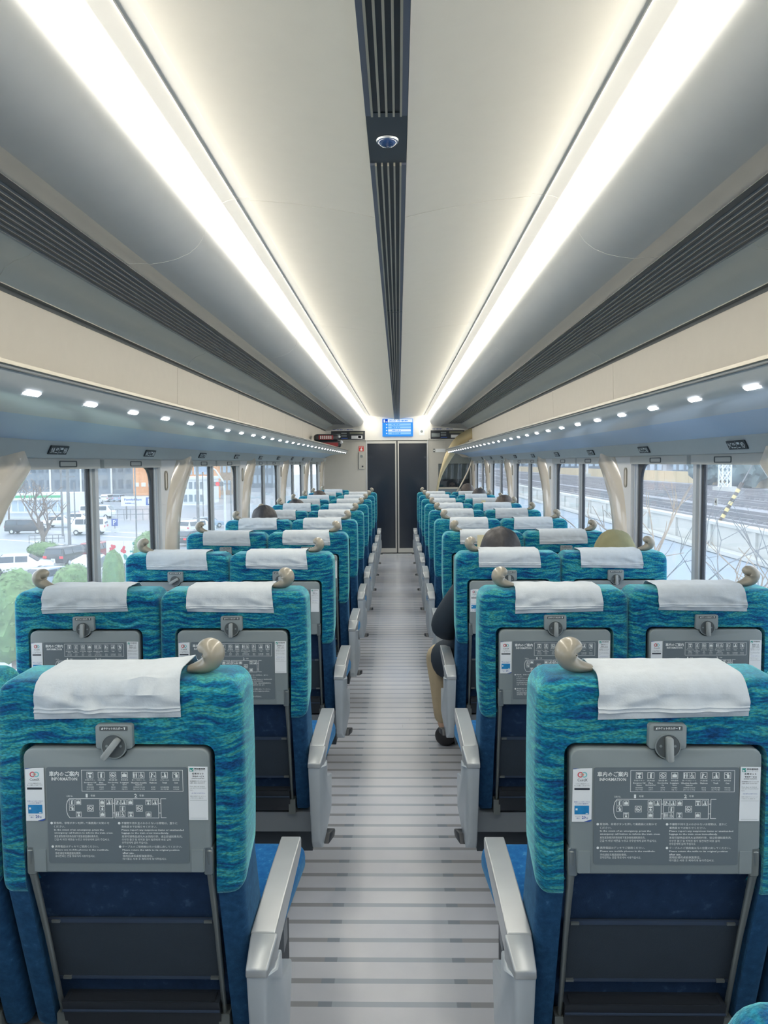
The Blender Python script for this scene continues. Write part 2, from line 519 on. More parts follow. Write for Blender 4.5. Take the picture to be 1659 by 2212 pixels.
P_CEIL = [(0.044, 2.240), (0.10, 2.253), (0.18, 2.268), (0.28, 2.283), (0.36, 2.291), (0.413, 2.295), (0.4138, 2.302)]
P_GRV = [(0.4155, 2.303), (0.453, 2.300), (0.4535, 2.296)]
P_COVE = [(0.456, 2.300), (0.475, 2.296), (0.497, 2.287)]
P_LAMP = [(0.498, 2.283), (0.520, 2.268), (0.540, 2.245), (0.546, 2.232)]
P_BULGE = [(0.545, 2.236), (0.5445, 2.222), (0.548, 2.205), (0.556, 2.184), (0.571, 2.163), (0.597, 2.143), (0.635, 2.127), (0.675, 2.118), (0.716, 2.113), (0.719, 2.116)]
P_TRIM = [(0.7195, 2.117), (0.724, 2.127), (0.735, 2.138), (0.755, 2.145), (0.785, 2.147), (0.812, 2.146), (0.835, 2.152), (0.850, 2.163), (0.853, 2.170)]
P_BAND = [(1.062, 2.170), (1.0625, 2.155), (1.075, 2.143), (1.12, 2.128), (1.150, 2.108), (1.165, 2.085), (1.170, 2.072)]
P_GROOVE = [(1.171, 2.066), (1.184, 2.064), (1.186, 2.052)]
P_CREAM = [(1.186, 2.050), (1.190, 1.90), (1.196, 1.716)]
def sided(prof, sx):
    return [(p[0] * sx, p[1]) for p in prof]
def mk_strip(name, prof, sx, ya, yb, m, parent, th=0.006, bev=None):
    mb = MB()
    pr = sided(prof, sx)
    # outward thickness: left-hand normal of an outward-going profile points up on +x side, so flip on -x
    mb.strip(pr, ya, yb, th * (1 if sx > 0 else -1))
    return mb.build(name, m, parent, bevel=bev)
for sx in (-1, 1):
    wall = wl if sx < 0 else wr
    for ya, yb in spans:
        mk_strip('ceiling_panel', P_CEIL, sx, ya, yb, 'ceil', ceil)
        mk_strip('groove_strip', P_GRV, sx, ya, yb, 'white', ceil, 0.003)
        mk_strip('cove_panel', P_COVE, sx, ya, yb, 'white', ceil, 0.003)
        mk_strip('duct_panel', P_BULGE, sx, ya, yb, 'bulge', ceil, 0.003)
        mk_strip('trim_panel', P_TRIM, sx, ya + 0.12, yb + (0.12 if yb < Y1 - 0.1 else 0), 'trimsil', ceil, 0.003)
        mk_strip('band_panel', P_BAND, sx, ya, yb, 'lintel', ceil, 0.003)
    cs = [Y0, -0.2, 2.15, 4.23, 5.85, 6.9, 8.3, 9.75, 11.2, Y1]
    mk_strip('groove_strip', P_GROOVE, sx, Y0, Y1, 'recess', TRIM[sx], 0.003)
    for a, b in zip(cs, cs[1:]):
        mk_strip('rack_back_panel', P_CREAM, sx, a + 0.002, b - 0.002, 'cream', TRIM[sx], 0.004)

# centre line strip of the ceiling: dark channel with five bright rails and two dome sensors
cs_t = thing('ceiling_strip', 'long dark channel along the ceiling centre with five bright thin rails', 'ceiling trim', (0, 0, 2.24))
for k, (a, b) in enumerate(((Y0, 1.62), (1.88, 3.66), (3.67, 8.05), (8.06, Y1))):
    MB().box(-0.031, 0.031, a, b, -0.004, 0.01).build('channel', 'stripdk', cs_t, smooth=False)
    for sx in (-1, 1):
        MB().box(min(sx * 0.032, sx * 0.043), max(sx * 0.032, sx * 0.043), a, b, -0.012, 0.004).build('side_frame', 'stripfr', cs_t, bevel=(0.002, 1))
    for i in range(5):
        x = (i - 2) * 0.0148
        MB().box(x - 0.0022, x + 0.0022, a, b, -0.014, 0.0).build('rail', 'rail', cs_t, smooth=False)
MB().box(-0.043, 0.043, 1.62, 1.88, -0.006, 0.01).build('sensor_plate', 'stripdk', cs_t, smooth=False)
dm = thing('dome_sensor', 'small round blue-black dome set in the ceiling centre channel', 'sensor', (0, 1.75, 2.233))
MB().tube([(0, 0, 0.0), (0, 0, -0.004)], [0.025, 0.024], 24).build('bezel', 'alu', dm)
mb = MB()
bmesh.ops.create_uvsphere(mb.bm, u_segments=20, v_segments=10, radius=0.021)
for v in mb.bm.verts: v.co.z *= 0.5
for v in mb.bm.verts: v.co.z -= 0.004
mb.build('lens', mat('dome_lens', (40, 70, 120), 0.08, var=0, coat=1.0), dm)

# strip lights
for sx, side in ((-1, 'left'), (1, 'right')):
    t = thing('strip_light', 'continuous bright strip light along the %s side of the ceiling' % side, 'light', (0, 0, 0))
    y = Y0
    while y < Y1 - 0.1:
        yb = min(y + 1.035, Y1)
        mk_strip('diffuser', P_LAMP, sx, y + 0.001, yb - 0.001, 'lamp', t, 0.002)
        y = yb

# ventilation grilles: eight long slats each
for sx, side in ((-1, 'left'), (1, 'right')):
    t = thing('ventilation_grille', 'long dark grille of parallel slats above the %s luggage rack' % side, 'grille', (0, 0, 0))
    x0, x1 = 0.856, 1.059
    MB().box(min(sx * x0, sx * x1), max(sx * x0, sx * x1), Y0, Y1, 2.176, 2.182).build('backing', 'slatedge', t, smooth=False)
    n = 8
    pw = (x1 - x0) / n
    for k in range(n):
        a = x0 + pw * k + 0.002
        poly = [(sx * a, 2.167), (sx * (a + pw - 0.007), 2.163), (sx * (a + pw - 0.004), 2.166), (sx * (a + pw - 0.004), 2.174), (sx * a, 2.174)]
        MB().prism(poly, 'y', Y0, Y1).build('slat', 'slat', t, smooth=False)
        MB().box(min(sx * (a + pw - 0.004), sx * (a + pw - 0.002)), max(sx * (a + pw - 0.0045), sx * (a + pw - 0.0015)), Y0, Y1, 2.158, 2.170).build('slat_edge', 'trimsil', t, smooth=False)

# luggage racks with small lamps
RACK = [(0.786, 1.730), (0.782, 1.724), (0.786, 1.716), (0.794, 1.700), (0.806, 1.684), (0.826, 1.674), (0.87, 1.667), (0.93, 1.661), (0.985, 1.657)]
RACKB = [(0.985, 1.657), (1.03, 1.652), (1.08, 1.640), (1.13, 1.618), (1.165, 1.604)]
rk = {}
for sx, side in ((-1, 'left'), (1, 'right')):
    t = thing('luggage_rack', 'long silver luggage rack over the %s windows with a blue-grey underside' % side, 'luggage rack', (0, 0, 0))
    rk[sx] = t
    e = 12.35
    mk_strip('front_shell', RACK, sx, Y0, e, 'rack', t, 0.004)
    mk_strip('underside', RACKB, sx, Y0, e - 0.05, 'rackblue', t, 0.004)
    MB().prism([(sx * 0.786, 1.731), (sx * 1.19, 1.706), (sx * 1.19, 1.698), (sx * 0.80, 1.722)], 'y', Y0, e).build('shelf', 'rack', t, smooth=False)
    MB().box(min(sx * 0.7785, sx * 0.788), max(sx * 0.7785, sx * 0.788), Y0, e, 1.7185, 1.7205).build('edge_line', 'recess', t, smooth=False)
    MB().box(min(sx * 0.776, sx * 0.800), max(sx * 0.776, sx * 0.800), Y0, e, 1.728, 1.736).build('edge_trim', 'rail', t, bevel=(0.003, 2))
    MB().prism([(sx * p[0], p[1]) for p in RACK + RACKB[1:] + [(1.19, 1.60), (1.19, 1.70)]], 'y', e, e + 0.012).build('end_cap', 'rack', t)
    # lamp: first seen at depth 1.727, pitch 1/3 m
    y = 0.742
    first = True
    while y < e - 0.05:
        nm = y
        l = mk_strip('lamp_lens', [(0.8035, 1.6845), (0.8075, 1.6808), (0.813, 1.6777)], sx, y - 0.033, y + 0.033, 'spot', t, 0.002)
        y += 1 / 3

# lintel over the windows
LINT = [(1.167, 1.606), (1.170, 1.600), (1.180, 1.578), (1.192, 1.552), (1.196, 1.546), (1.20, 1.544), (1.235, 1.5435)]
for sx in (-1, 1):
    wall = wl if sx < 0 else wr
    mk_strip('lintel', LINT, sx, Y0, Y1, 'lintel', TRIM[sx], 0.004)
    mk_strip('lintel_light_line', [(1.198, 1.5425), (1.208, 1.5420)], sx, Y0, Y1, 'white', TRIM[sx], 0.001)  # white strip stands in for daylight on the lintel underside
    # outer skin above the window line and below the sill
    MB().box(min(sx * 1.236, sx * 1.30), max(sx * 1.236, sx * 1.30), Y0, Y1, 1.52, 1.62).build('outer_rail', 'white', wall, smooth=False)
    mk_strip('sill_panel', [(1.262, 0.0), (1.255, 0.30), (1.246, 0.70), (1.238, 0.800), (1.215, 0.812), (1.238, 0.824)], sx, Y0, Y1, 'wall', wall, 0.03)
    MB().box(min(sx * 1.22, sx * 1.29), max(sx * 1.22, sx * 1.29), Y0, Y1, 0.80, 0.825).build('window_ledge', 'wall', wall, bevel=(0.004, 2))

# windows: mullion at m, glass from m-0.85 to m+0.80, arched rib on the near side
XW = 1.245
ZB, ZT = 0.82, 1.53
def rib_curve(m, off=0.0):
    pts = [(0.955, 0.80), (0.955, 0.95), (0.958, 1.08), (0.975, 1.20), (1.012, 1.29), (1.065, 1.37), (1.14, 1.445), (1.225, 1.515), (1.31, 1.575)]
    return [(m + y + off, z) for y, z in pts]
wi = 0
for k in range(-2, 6):
    m = 3.15 + 2 * k
    for sx in (-1, 1):
        wall = wl if sx < 0 else wr
        def bx(x0, x1, *r):
            return (min(sx * x0, sx * x1), max(sx * x0, sx * x1)) + r
        # pillar plate between this window's far edge and the rib of the next one
        c = rib_curve(m, 0.03)
        ye = m + 0.815
        if m + 1.4 < Y1 + 0.3:
            poly = [(ye, 0.80)] + c + [(ye, 1.546)]
            MB().prism(poly, 'x', sx * 1.212, sx * 1.262).build('pillar_panel', 'wall', wall, smooth=False)
            # rib: broad rounded band swept along the curve
            cc = rib_curve(m)
            mb = MB()
            rings = []
            for i, (y, z) in enumerate(cc):
                a = cc[max(i - 1, 0)]; b = cc[min(i + 1, len(cc) - 1)]
                ty, tz = b[0] - a[0], b[1] - a[1]
                L_ = math.hypot(ty, tz)
                ny, nz = tz / L_, -ty / L_      # towards +y / down
                hw = 0.098
                sec = [(-hw, 1.213), (-hw + 0.012, 1.206), (-hw + 0.05, 1.194), (0, 1.186), (hw - 0.022, 1.184), (hw - 0.006, 1.192), (hw, 1.212), (hw, 1.262), (-hw, 1.262)]
                rings.append([mb.bm.verts.new((sx * X, y + ny * s, z + nz * s)) for s, X in sec])
            for i in range(len(rings) - 1):
                for j in range(len(rings[0])):
                    jj = (j + 1) % len(rings[0])
                    mb._f([rings[i][j], rings[i][jj], rings[i + 1][jj], rings[i + 1][j]], 0)
            mb._f(rings[0], 0); mb._f(rings[-1][::-1], 0)
            bmesh.ops.recalc_face_normals(mb.bm, faces=mb.bm.faces[:])
            bmesh.ops.bisect_plane(mb.bm, geom=mb.bm.verts[:] + mb.bm.edges[:] + mb.bm.faces[:], plane_co=(0, 0, 1.60), plane_no=(0, 0, 1), clear_outer=True)
            mb.build('window_rib', 'rib', TRIM[sx], angle=50)
        if k == 4:
            MB().box(*bx(1.214, 1.262, m + 1.05, Y1, 0.80, 1.546)).build('pillar_panel', 'wall', wall, smooth=False)
        # window
        if m < Y1 - 0.4:
            wi += 1
            W = struct(obj('window_%d' % wi, None, None, (0, m, 0)))
            W['label'] = ('%s two-pane side window, %s the end wall' % ('left' if sx < 0 else 'right', ['nearest', 'second from', 'third from', 'fourth from', 'fifth from', 'sixth from', 'seventh from'][4 - k]))
            for nm, a, b in (('pane', -0.86, -0.062), ('pane', 0.024, 0.765)):
                MB().box(*bx(XW, XW + 0.005, a, b, ZB, ZT)).build('pane', 'glass', W, smooth=False)
            # far gasket with rounded top corner
            o_ = [(0.80, ZB - 0.01), (0.80, ZT), (0.72, ZT), (0.60, ZT)]
            r_ = 0.09
            inner = [(0.735, ZB - 0.01)] + [(0.735 - r_ + r_ * math.cos(math.radians(a)), 1.505 - r_ + r_ * math.sin(math.radians(a))) for a in range(0, 91, 15)]
            poly = inner + [(0.50, 1.505), (0.50, ZT), (0.775, ZT), (0.775, ZB - 0.01)]
            MB().prism(poly, 'x', sx * 1.236, sx * 1.25).build('gasket', 'gasket', W, smooth=False)
            MB().box(*bx(1.230, 1.25, 0.765, 0.785, 0.82, ZT)).build('frame', 'alu', W, bevel=(0.003, 1))
            MB().box(*bx(1.226, 1.25, 0.795, 0.812, 0.82, ZT)).build('frame', 'alu', W, bevel=(0.003, 1))
            # mullion group
            MB().box(*bx(1.238, 1.252, -0.060, -0.042, 0.82, ZT)).build('gasket', 'gasket', W, smooth=False)
            MB().box(*bx(1.234, 1.255, -0.042, -0.028, 0.82, ZT)).build('frame', 'alu', W, bevel=(0.003, 1))
            MB().box(*bx(1.240, 1.255, -0.028, -0.008, 0.82, ZT)).build('gasket', 'shade', W, smooth=False)
            MB().box(*bx(1.228, 1.255, -0.008, 0.026, 0.82, 1.543)).build('mullion', 'alu', W, bevel=(0.006, 2))
            # shade cassettes
            for a, b in ((-0.86, -0.004), (0.040, 0.812)):
                c_ = MB().box(*bx(1.206, 1.244, a, b, 1.505, 1.543)).build('shade', 'shade', W, bevel=(0.004, 2))
                yc = (a + b) / 2 + (0.12 if a < -0.5 else 0)
                MB().ring(rrect(yc - 0.075, yc + 0.075, 1.512, 1.536, 0.006, 3), rrect(yc - 0.07, yc + 0.07, 1.516, 1.532, 0.004, 3), 'x', sx * 1.2065, sx * 1.2035).build('shade_grip', 'recess', c_, smooth=False)

# coat hooks on the pillars
for sx, side in ((-1, 'left'), (1, 'right')):
    for i in range(-1, 5):
        m = 3.15 + 2 * i
        nth = ['nearest', 'second', 'third', 'fourth', 'fifth', 'sixth'][i + 1]
        t = thing('coat_hook', 'cream oval coat hook, the %s along the %s wall' % (nth, side), 'hook', (sx * 1.212, m + 0.90, 1.435), group='coat hooks on the window pillars')
        MB().ring(rrect(-0.022, 0.022, -0.052, 0.052, 0.02, 5), rrect(-0.016, 0.016, -0.044, 0.044, 0.015, 5), 'x', 0, -sx * 0.006).build('bezel', 'handle', t)
        MB().prism(rrect(-0.0158, 0.0158, -0.0438, 0.0438, 0.0148, 5), 'x', 0, -sx * 0.003).build('hook_flap', 'cream', t)

# seat number plates on the lintel
def side_place(sx, X, y, z, nx, nz):
    # plane on the lintel slope: u along the car so that it reads from the aisle, v up the slope
    def pl(u, v):
        yy = y + (u if sx < 0 else -u)
        return (sx * (X - 0.45 * v), yy, z + v * 0.9)
    return pl
for sx, side, A, B in ((-1, 'left', 'A', 'B'), (1, 'right', 'C', 'D')):
    for n in range(9, 0, -1):
        y = 2.70 + (9 - n) + (0 if sx < 0 else -0.04)
        lab = 'dark seat number plate reading %d%s and %d%s above the %s windows' % (n, A, n, B, side)
        t = thing('seat_number_plate', lab, 'sign', (0, 0, 0), group='seat number plates above the windows')
        pl = side_place(sx, 1.180, y, 1.574, 0, 0)
        mb = MB()
        q = [pl(-0.072, -0.016), pl(0.072, -0.016), pl(0.072, 0.016), pl(-0.072, 0.016)]
        q2 = [(p[0] - sx * 0.003, p[1], p[2] - 0.002) for p in q]
        A_ = [mb.bm.verts.new(p) for p in q]; B_ = [mb.bm.verts.new(p) for p in q2]
        mb._f(A_, 0); mb._f(B_[::-1], 0)
        for i in range(4): mb._f([A_[i], B_[i], B_[(i + 1) % 4], A_[(i + 1) % 4]], 0)
        bmesh.ops.recalc_face_normals(mb.bm, faces=mb.bm.faces[:])
        mb.build('plate', 'graydk' if False else 'blackpl', t, smooth=False)
        pp = lambda u, v: (lambda p: (p[0] - sx * 0.0036, p[1], p[2] - 0.0024))(pl(u, v))
        mb = MB()
        if sx < 0: la, lb = '%dA' % n, '%dB' % n
        else: la, lb = '%dC' % n, '%dD' % n
        text(mb, la, -0.064, -0.034, -0.011, 0.011, pp, 0, True)
        text(mb, lb, 0.034, 0.064, -0.011, 0.011, pp, 0, True)
        for (a, b, c, d) in ((-0.0012, 0.0012, -0.014, 0.014), (-0.030, -0.008, -0.010, -0.007), (0.008, 0.026, -0.010, -0.007), (0.007, 0.028, 0.003, 0.011),
                             (-0.027, -0.021, 0.0, 0.010), (-0.016, -0.010, 0.0, 0.010)):
            mb.face([pp(a, c), pp(b, c), pp(b, d), pp(a, d)], 0)
        mb.build('lettering', 'print', t, smooth=False)

# ------------------------------------------------------------------ end wall
YE = 12.8
def cp(cx, cy, y=YE):            # coordinates measured in the photograph's end-wall crop -> metres on the plane y
    k = y / 1660 / 3.318
    return (CAMX + (cx - 866) * k, H + (664 - cy) * k)
we = struct(obj('wall_end', None), 'grey end wall with double dark glass door')
# side panels, header
for sx in (-1, 1):
    xa, xb = (sx * 0.512, sx * 1.33)
    MB().box(min(xa, xb), max(xa, xb), YE, YE + 0.04, 0, 1.915).build('panel', 'endwall', we, smooth=False)
    MB().box(min(sx * 0.525, sx * 1.33), max(sx * 0.525, sx * 1.33), YE - 0.01, YE + 0.03, 1.918, 2.36).build('panel', 'white', we, smooth=False)
    MB().box(min(sx * 0.504, sx * 0.512), max(sx * 0.504, sx * 0.512), YE - 0.02, YE + 0.04, 0, 1.90).build('door_jamb', 'alu', we, smooth=False)
MB().box(-0.523, 0.523, YE - 0.02, YE + 0.03, 1.893, 2.36).build('header_panel', 'white', we, bevel=(0.004, 2))
# unseen wall added behind the camera to close the car for the light
MB().box(-1.33, 1.33, Y0 - 0.05, Y0 - 0.01, 0, 2.36).build('wall_back', 'endwall', None, smooth=False)['kind'] = 'structure'
for i, sx in enumerate((-1, 1)):
    D = struct(obj('door_%d' % (i + 1), None, None, (0, YE, 0)), '%s leaf of the dark glass sliding door' % ('left' if sx < 0 else 'right'))
    xa, xb = 0.010, 0.502
    def b2(a, b, z0, z1, nm, m_, y0=0.0, y1=0.03):
        MB().box(min(sx * a, sx * b), max(sx * a, sx * b), y0, y1, z0, z1).build(nm, m_, D, bevel=(0.003, 1))
    b2(xa, xb, 1.842, 1.885, 'top_rail', 'doorfr')
    b2(xa, xb, 0.02, 0.095, 'bottom_rail', 'doorfr')
    b2(xa, xa + 0.022, 0.095, 1.842, 'stile', 'doorfr')
    b2(xb - 0.008, xb, 0.095, 1.842, 'stile', 'doorfr')
    b2(xa + 0.022, xb - 0.008, 0.095, 1.842, 'pane', 'doorgl', 0.012, 0.02)
MB().box(-0.6, 0.6, YE + 0.04, YE + 0.07, 0.0, 1.95).build('door_backing', 'gasket', we, smooth=False)  # added behind the doors to stop sky light leaking through the gaps
MB().box(-0.55, 0.55, YE - 0.10, YE, 0.0, 0.006).build('door_sill', 'alu', we, smooth=False)
MB().box(-0.010, 0.010, YE + 0.01, YE + 0.02, 0.02, 1.885).build('door_seal', 'gasket', we, smooth=False)

def panel_text(parent, name, items, y, mats):
    mb = MB()
    pl = lambda u, v: (u, y, v)
    for it in items:
        if it[0] == 'r':
            _, x0, x1, z0, z1, mi = it
            mb.face([pl(x0, z0), pl(x1, z0), pl(x1, z1), pl(x0, z1)], mi)
            y_ = y
        else:
            _, s, x0, x1, z0, z1, mi = it[:7]
            yt = y - 0.002
            text(mb, s, x0, x1, z0, z1, lambda u, v: (u, yt, v), mi, True)
    return mb.build(name, mats, parent, smooth=False)

# passenger information screen
x0, z1 = cp(755, 352); x1, z0 = cp(972, 476)
t = thing('information_screen', 'lit blue passenger information screen above the end door', 'screen', ((x0 + x1) / 2, YE - 0.04, (z0 + z1) / 2))
w2, h2 = (x1 - x0) / 2, (z1 - z0) / 2
MB().box(-w2, w2, -0.015, 0.02, -h2, h2).build('housing', 'scrblue', t, bevel=(0.008, 2))
it = [('r', -w2 + 0.09, w2 - 0.01, h2 - 0.058, h2 - 0.008, 2), ('r', -w2 + 0.004, -w2 + 0.088, h2 - 0.066, h2 - 0.006, 3)]
for i in range(4):
    zc = h2 - 0.095 - i * 0.048
    it.append(('r', -w2 + 0.095, w2 - 0.035, zc - 0.019, zc + 0.019, 2 if i == 2 else 1))
    it.append(('r', -w2 + 0.06, -w2 + 0.08, zc - 0.01, zc + 0.01, 2))
    it.append(('t', ['新安城', '知立', '金山', '名鉄名古屋'][i], -w2 + 0.15, -w2 + 0.30, zc - 0.013, zc + 0.013, 0))
it.append(('t', '1', -w2 + 0.02, -w2 + 0.042, h2 - 0.060, h2 - 0.012, 2))
it.append(('t', '号車', -w2 + 0.052, -w2 + 0.082, h2 - 0.060, h2 - 0.042, 2))
it.append(('t', '次は 停車駅', -w2 + 0.105, w2 - 0.08, h2 - 0.048, h2 - 0.018, 0))
panel_text(t, 'display', it, -0.0165, ['scrblue', 'scrlt', 'scrwh', 'scrdk'])

# display posters either side
for sx, (c0, c1, c2, c3) in ((-1, (388, 435, 630, 498)), (1, (1097, 435, 1338, 496))):
    x0, z1 = cp(c0, c1); x1, z0 = cp(c2, c3)
    t = thing('display_poster', 'dark framed notice strip %s of the information screen' % ('left' if sx < 0 else 'right'), 'notice', ((x0 + x1) / 2, YE - 0.02, (z0 + z1) / 2))
    a, b = (x1 - x0) / 2, (z1 - z0) / 2
    MB().box(-a, a, -0.008, 0.008, -b, b).build('board', 'blackpl', t, bevel=(0.003, 1))
    MB().ring(rrect(-a - 0.006, a + 0.006, -b - 0.008, b + 0.04, 0.004, 2), rrect(-a, a, -b, b, 0.003, 2), 'y', -0.010, 0.006).build('frame', 'white', t, smooth=False)
    it = [('t', '停車駅ご案内', -a * 0.9, a * 0.3, b + 0.012, b + 0.030, 2), ('r', -a * 0.95, -a * 0.45, -b * 0.5, b * 0.35, 1), ('r', -a * 0.4, -a * 0.08, b * 0.3, b * 0.6, 1),
          ('r', -a * 0.4, -a * 0.08, -b * 0.25, b * 0.05, 1), ('r', -a * 0.4, -a * 0.02, -b * 0.75, -b * 0.55, 2), ('r', a * 0.1, a * 0.9, b * 0.3, b * 0.75, 3),
          ('r', a * 0.2, a * 0.85, -b * 0.75, -b * 0.05, 0), ('r', a * 0.60, a * 0.78, -b * 0.62, -b * 0.12, 2)]
    panel_text(t, 'printing', it, -0.0095, ['sticker', 'graypl', 'pblue', mat('print_olive', (120, 124, 110), 0.6, var=0)])

# emergency button: red sign and grey box
x0, z1 = cp(585, 543); x1, z0 = cp(620, 580)
t = thing('emergency_sign', 'small red emergency button sign with a pointing hand by the door', 'sign', ((x0 + x1) / 2, YE - 0.006, (z0 + z1) / 2))
a, b = (x1 - x0) / 2, (z1 - z0) / 2
MB().box(-a, a, -0.004, 0.004, -b, b).build('plate', mat('sign_red', (206, 66, 62), 0.5, var=0.01), t, smooth=False)
panel_text(t, 'symbol', [('t', 'SOS', -a * 0.8, a * 0.8, b * 0.45, b * 0.85, 0), ('r', -a * 0.12, a * 0.15, -b * 0.2, b * 0.4, 0), ('r', -a * 0.4, a * 0.45, -b * 0.75, -b * 0.15, 0)], -0.006, ['print'])
x0, z1 = cp(585, 586); x1, z0 = cp(622, 706)
t = thing('emergency_button_box', 'narrow grey intercom box under the red sign', 'intercom', ((x0 + x1) / 2, YE - 0.012, (z0 + z1) / 2))
a, b = (x1 - x0) / 2, (z1 - z0) / 2
MB().box(-a, a, -0.012, 0.012, -b, b).build('housing', 'endwall', t, bevel=(0.004, 2))
MB().box(-a - 0.008, -a, -0.014, 0.012, -b, b).build('edge', 'recess', t, smooth=False)
MB().prism(rrect(-0.022, 0.022, b * 0.35, b * 0.65, 0.012, 4), 'y', -0.016, -0.010).build('speaker', 'graypl', t)
MB().prism(circ(a * 0.4, -b * 0.7, 0.014, 12), 'y', -0.02, -0.010).build('button', 'blackpl', t)
# small sensor plate and round-symbol sign right of the door
x0, z1 = cp(1015, 425); x1, z0 = cp(1053, 470)
t = thing('wall_notice', 'small pale square notice right of the information screen', 'notice', ((x0 + x1) / 2, YE - 0.022, (z0 + z1) / 2))
MB().box(-0.045, 0.045, -0.003, 0.004, -0.05, 0.05).build('plate', 'sticker', t, smooth=False)
MB().prism(circ(0, 0.012, 0.022, 12), 'y', -0.005, -0.003).build('symbol', 'graypl', t)
x0, z1 = cp(1115, 565); x1, z0 = cp(1207, 590)
t = thing('exit_notice', 'long narrow pale notice with a small dark square beside the arched partition', 'notice', ((x0 + x1) / 2, YE - 0.006, (z0 + z1) / 2))
MB().box(-0.07, 0.10, -0.003, 0.004, -0.028, 0.028).build('plate', 'sticker', t, smooth=False)
MB().box(-0.105, -0.075, -0.004, 0.004, -0.028, 0.028).build('dark_square', 'recess', t, smooth=False)
MB().prism(circ(-0.09, 0, 0.012, 12), 'y', -0.006, -0.004).build('dot', 'print', t)

# small window with curtain in the end wall
wi += 1
x0, z1 = cp(1152, 672); x1, z0 = cp(1376, 852)
W = struct(obj('window_%d' % wi, None, None, (0, YE, 0)), 'small dark window with a grey pleated curtain behind the arched partition')
MB().box(x0, x1, -0.006, 0.0, z0, z1).build('frame', 'recess', W, smooth=False)
mb = MB()
xx = x0 + 0.03
n = 0
while xx < x1 - 0.03:
    mb.tube([(xx, -0.012, z0 + 0.16), (xx, -0.012, z1 - 0.02)], 0.012, 8)
    xx += 0.021
    n += 1
cu = mb.build('curtain', mat('grey_curtain', (104, 116, 122), 0.8, var=0.15, scale=30), W)
MB().box(x0 + 0.01, x1 - 0.01, -0.014, -0.004, z0 + 0.01, z0 + 0.17).build('dark_lower_panel', 'blackpl', W, smooth=False)

# champagne arched partition frame
def c2(cx, cy, y=12.25):         # from the crop [860,890,1060,1070] (scale 8.295)
    k = y / 1660 / 8.295
    return (CAMX + (cx + 860 * 8.295 - 861 * 8.295) * k, H + (1000 * 8.295 - (cy + 890 * 8.295)) * k)
outer = [(650, 1600), (670, 1480), (685, 1400), (715, 1220), (745, 1080), (790, 920), (840, 770), (905, 650), (960, 550), (1040, 460), (1120, 400), (1200, 350), (1300, 310), (1412, 285)]
inner = [(690, 1600), (712, 1480), (722, 1400), (750, 1260), (790, 1140), (840, 1040), (900, 940), (960, 840), (1030, 740), (1090, 665), (1150, 605), (1210, 555), (1290, 505), (1412, 455)]
t = thing('arched_partition', 'curved champagne metal partition frame with dark glass by the end wall', 'partition', (0, 12.2, 0))
poly = [c2(*p) for p in outer] + [c2(*p) for p in inner[::-1]]
mb = MB()
O_ = [c2(*p) for p in outer]; I_ = [c2(*p) for p in inner]
for ya in (0.0,):
    Va = [mb.bm.verts.new((p[0], 0.0, p[1])) for p in O_]; Vb = [mb.bm.verts.new((p[0], 0.0, p[1])) for p in I_]
    Vc = [mb.bm.verts.new((p[0], 0.05, p[1])) for p in O_]; Vd = [mb.bm.verts.new((p[0], 0.05, p[1])) for p in I_]
    for i in range(len(O_) - 1):
        mb._f([Va[i], Va[i + 1], Vb[i + 1], Vb[i]], 0); mb._f([Vc[i], Vd[i], Vd[i + 1], Vc[i + 1]], 0)
        mb._f([Va[i], Vc[i], Vc[i + 1], Va[i + 1]], 0); mb._f([Vb[i], Vb[i + 1], Vd[i + 1], Vd[i]], 0)
    mb._f([Va[0], Vb[0], Vd[0], Vc[0]], 0); mb._f([Va[-1], Vc[-1], Vd[-1], Vb[-1]], 0)
bmesh.ops.recalc_face_normals(mb.bm, faces=mb.bm.faces[:])
mb.build('arch_frame', 'champ', t, bevel=(0.006, 2))
rc = [(1040, 1440), (1110, 1340), (1180, 1210), (1240, 1090), (1290, 970), (1330, 830)]
mb = MB().tube([(c2(*p)[0], 0.025, c2(*p)[1]) for p in rc], 0.012, 8)
mb.build('inner_edge', 'rail', t)
gp = [c2(*p) for p in inner[:9]] + [c2(1150, 820), c2(1330, 830)] + [c2(*p) for p in rc[::-1][1:]] + [c2(980, 1600)]
MB().prism(gp, 'y', 0.02, 0.026).build('pane', 'smoke', t, smooth=False)
lo = [c2(700, 1600), c2(722, 1375), c2(1050, 1360), c2(1035, 1440), c2(1000, 1600)]
MB().prism(lo, 'y', 0.0, 0.045).build('lower_panel', 'graydk', t, bevel=(0.004, 1))
a, b = c2(725, 1362); c_, d = c2(1070, 1352)
MB().box(a, c_, -0.006, 0.05, b - 0.02, b + 0.006).build('rail', 'rail', t, bevel=(0.003, 1))

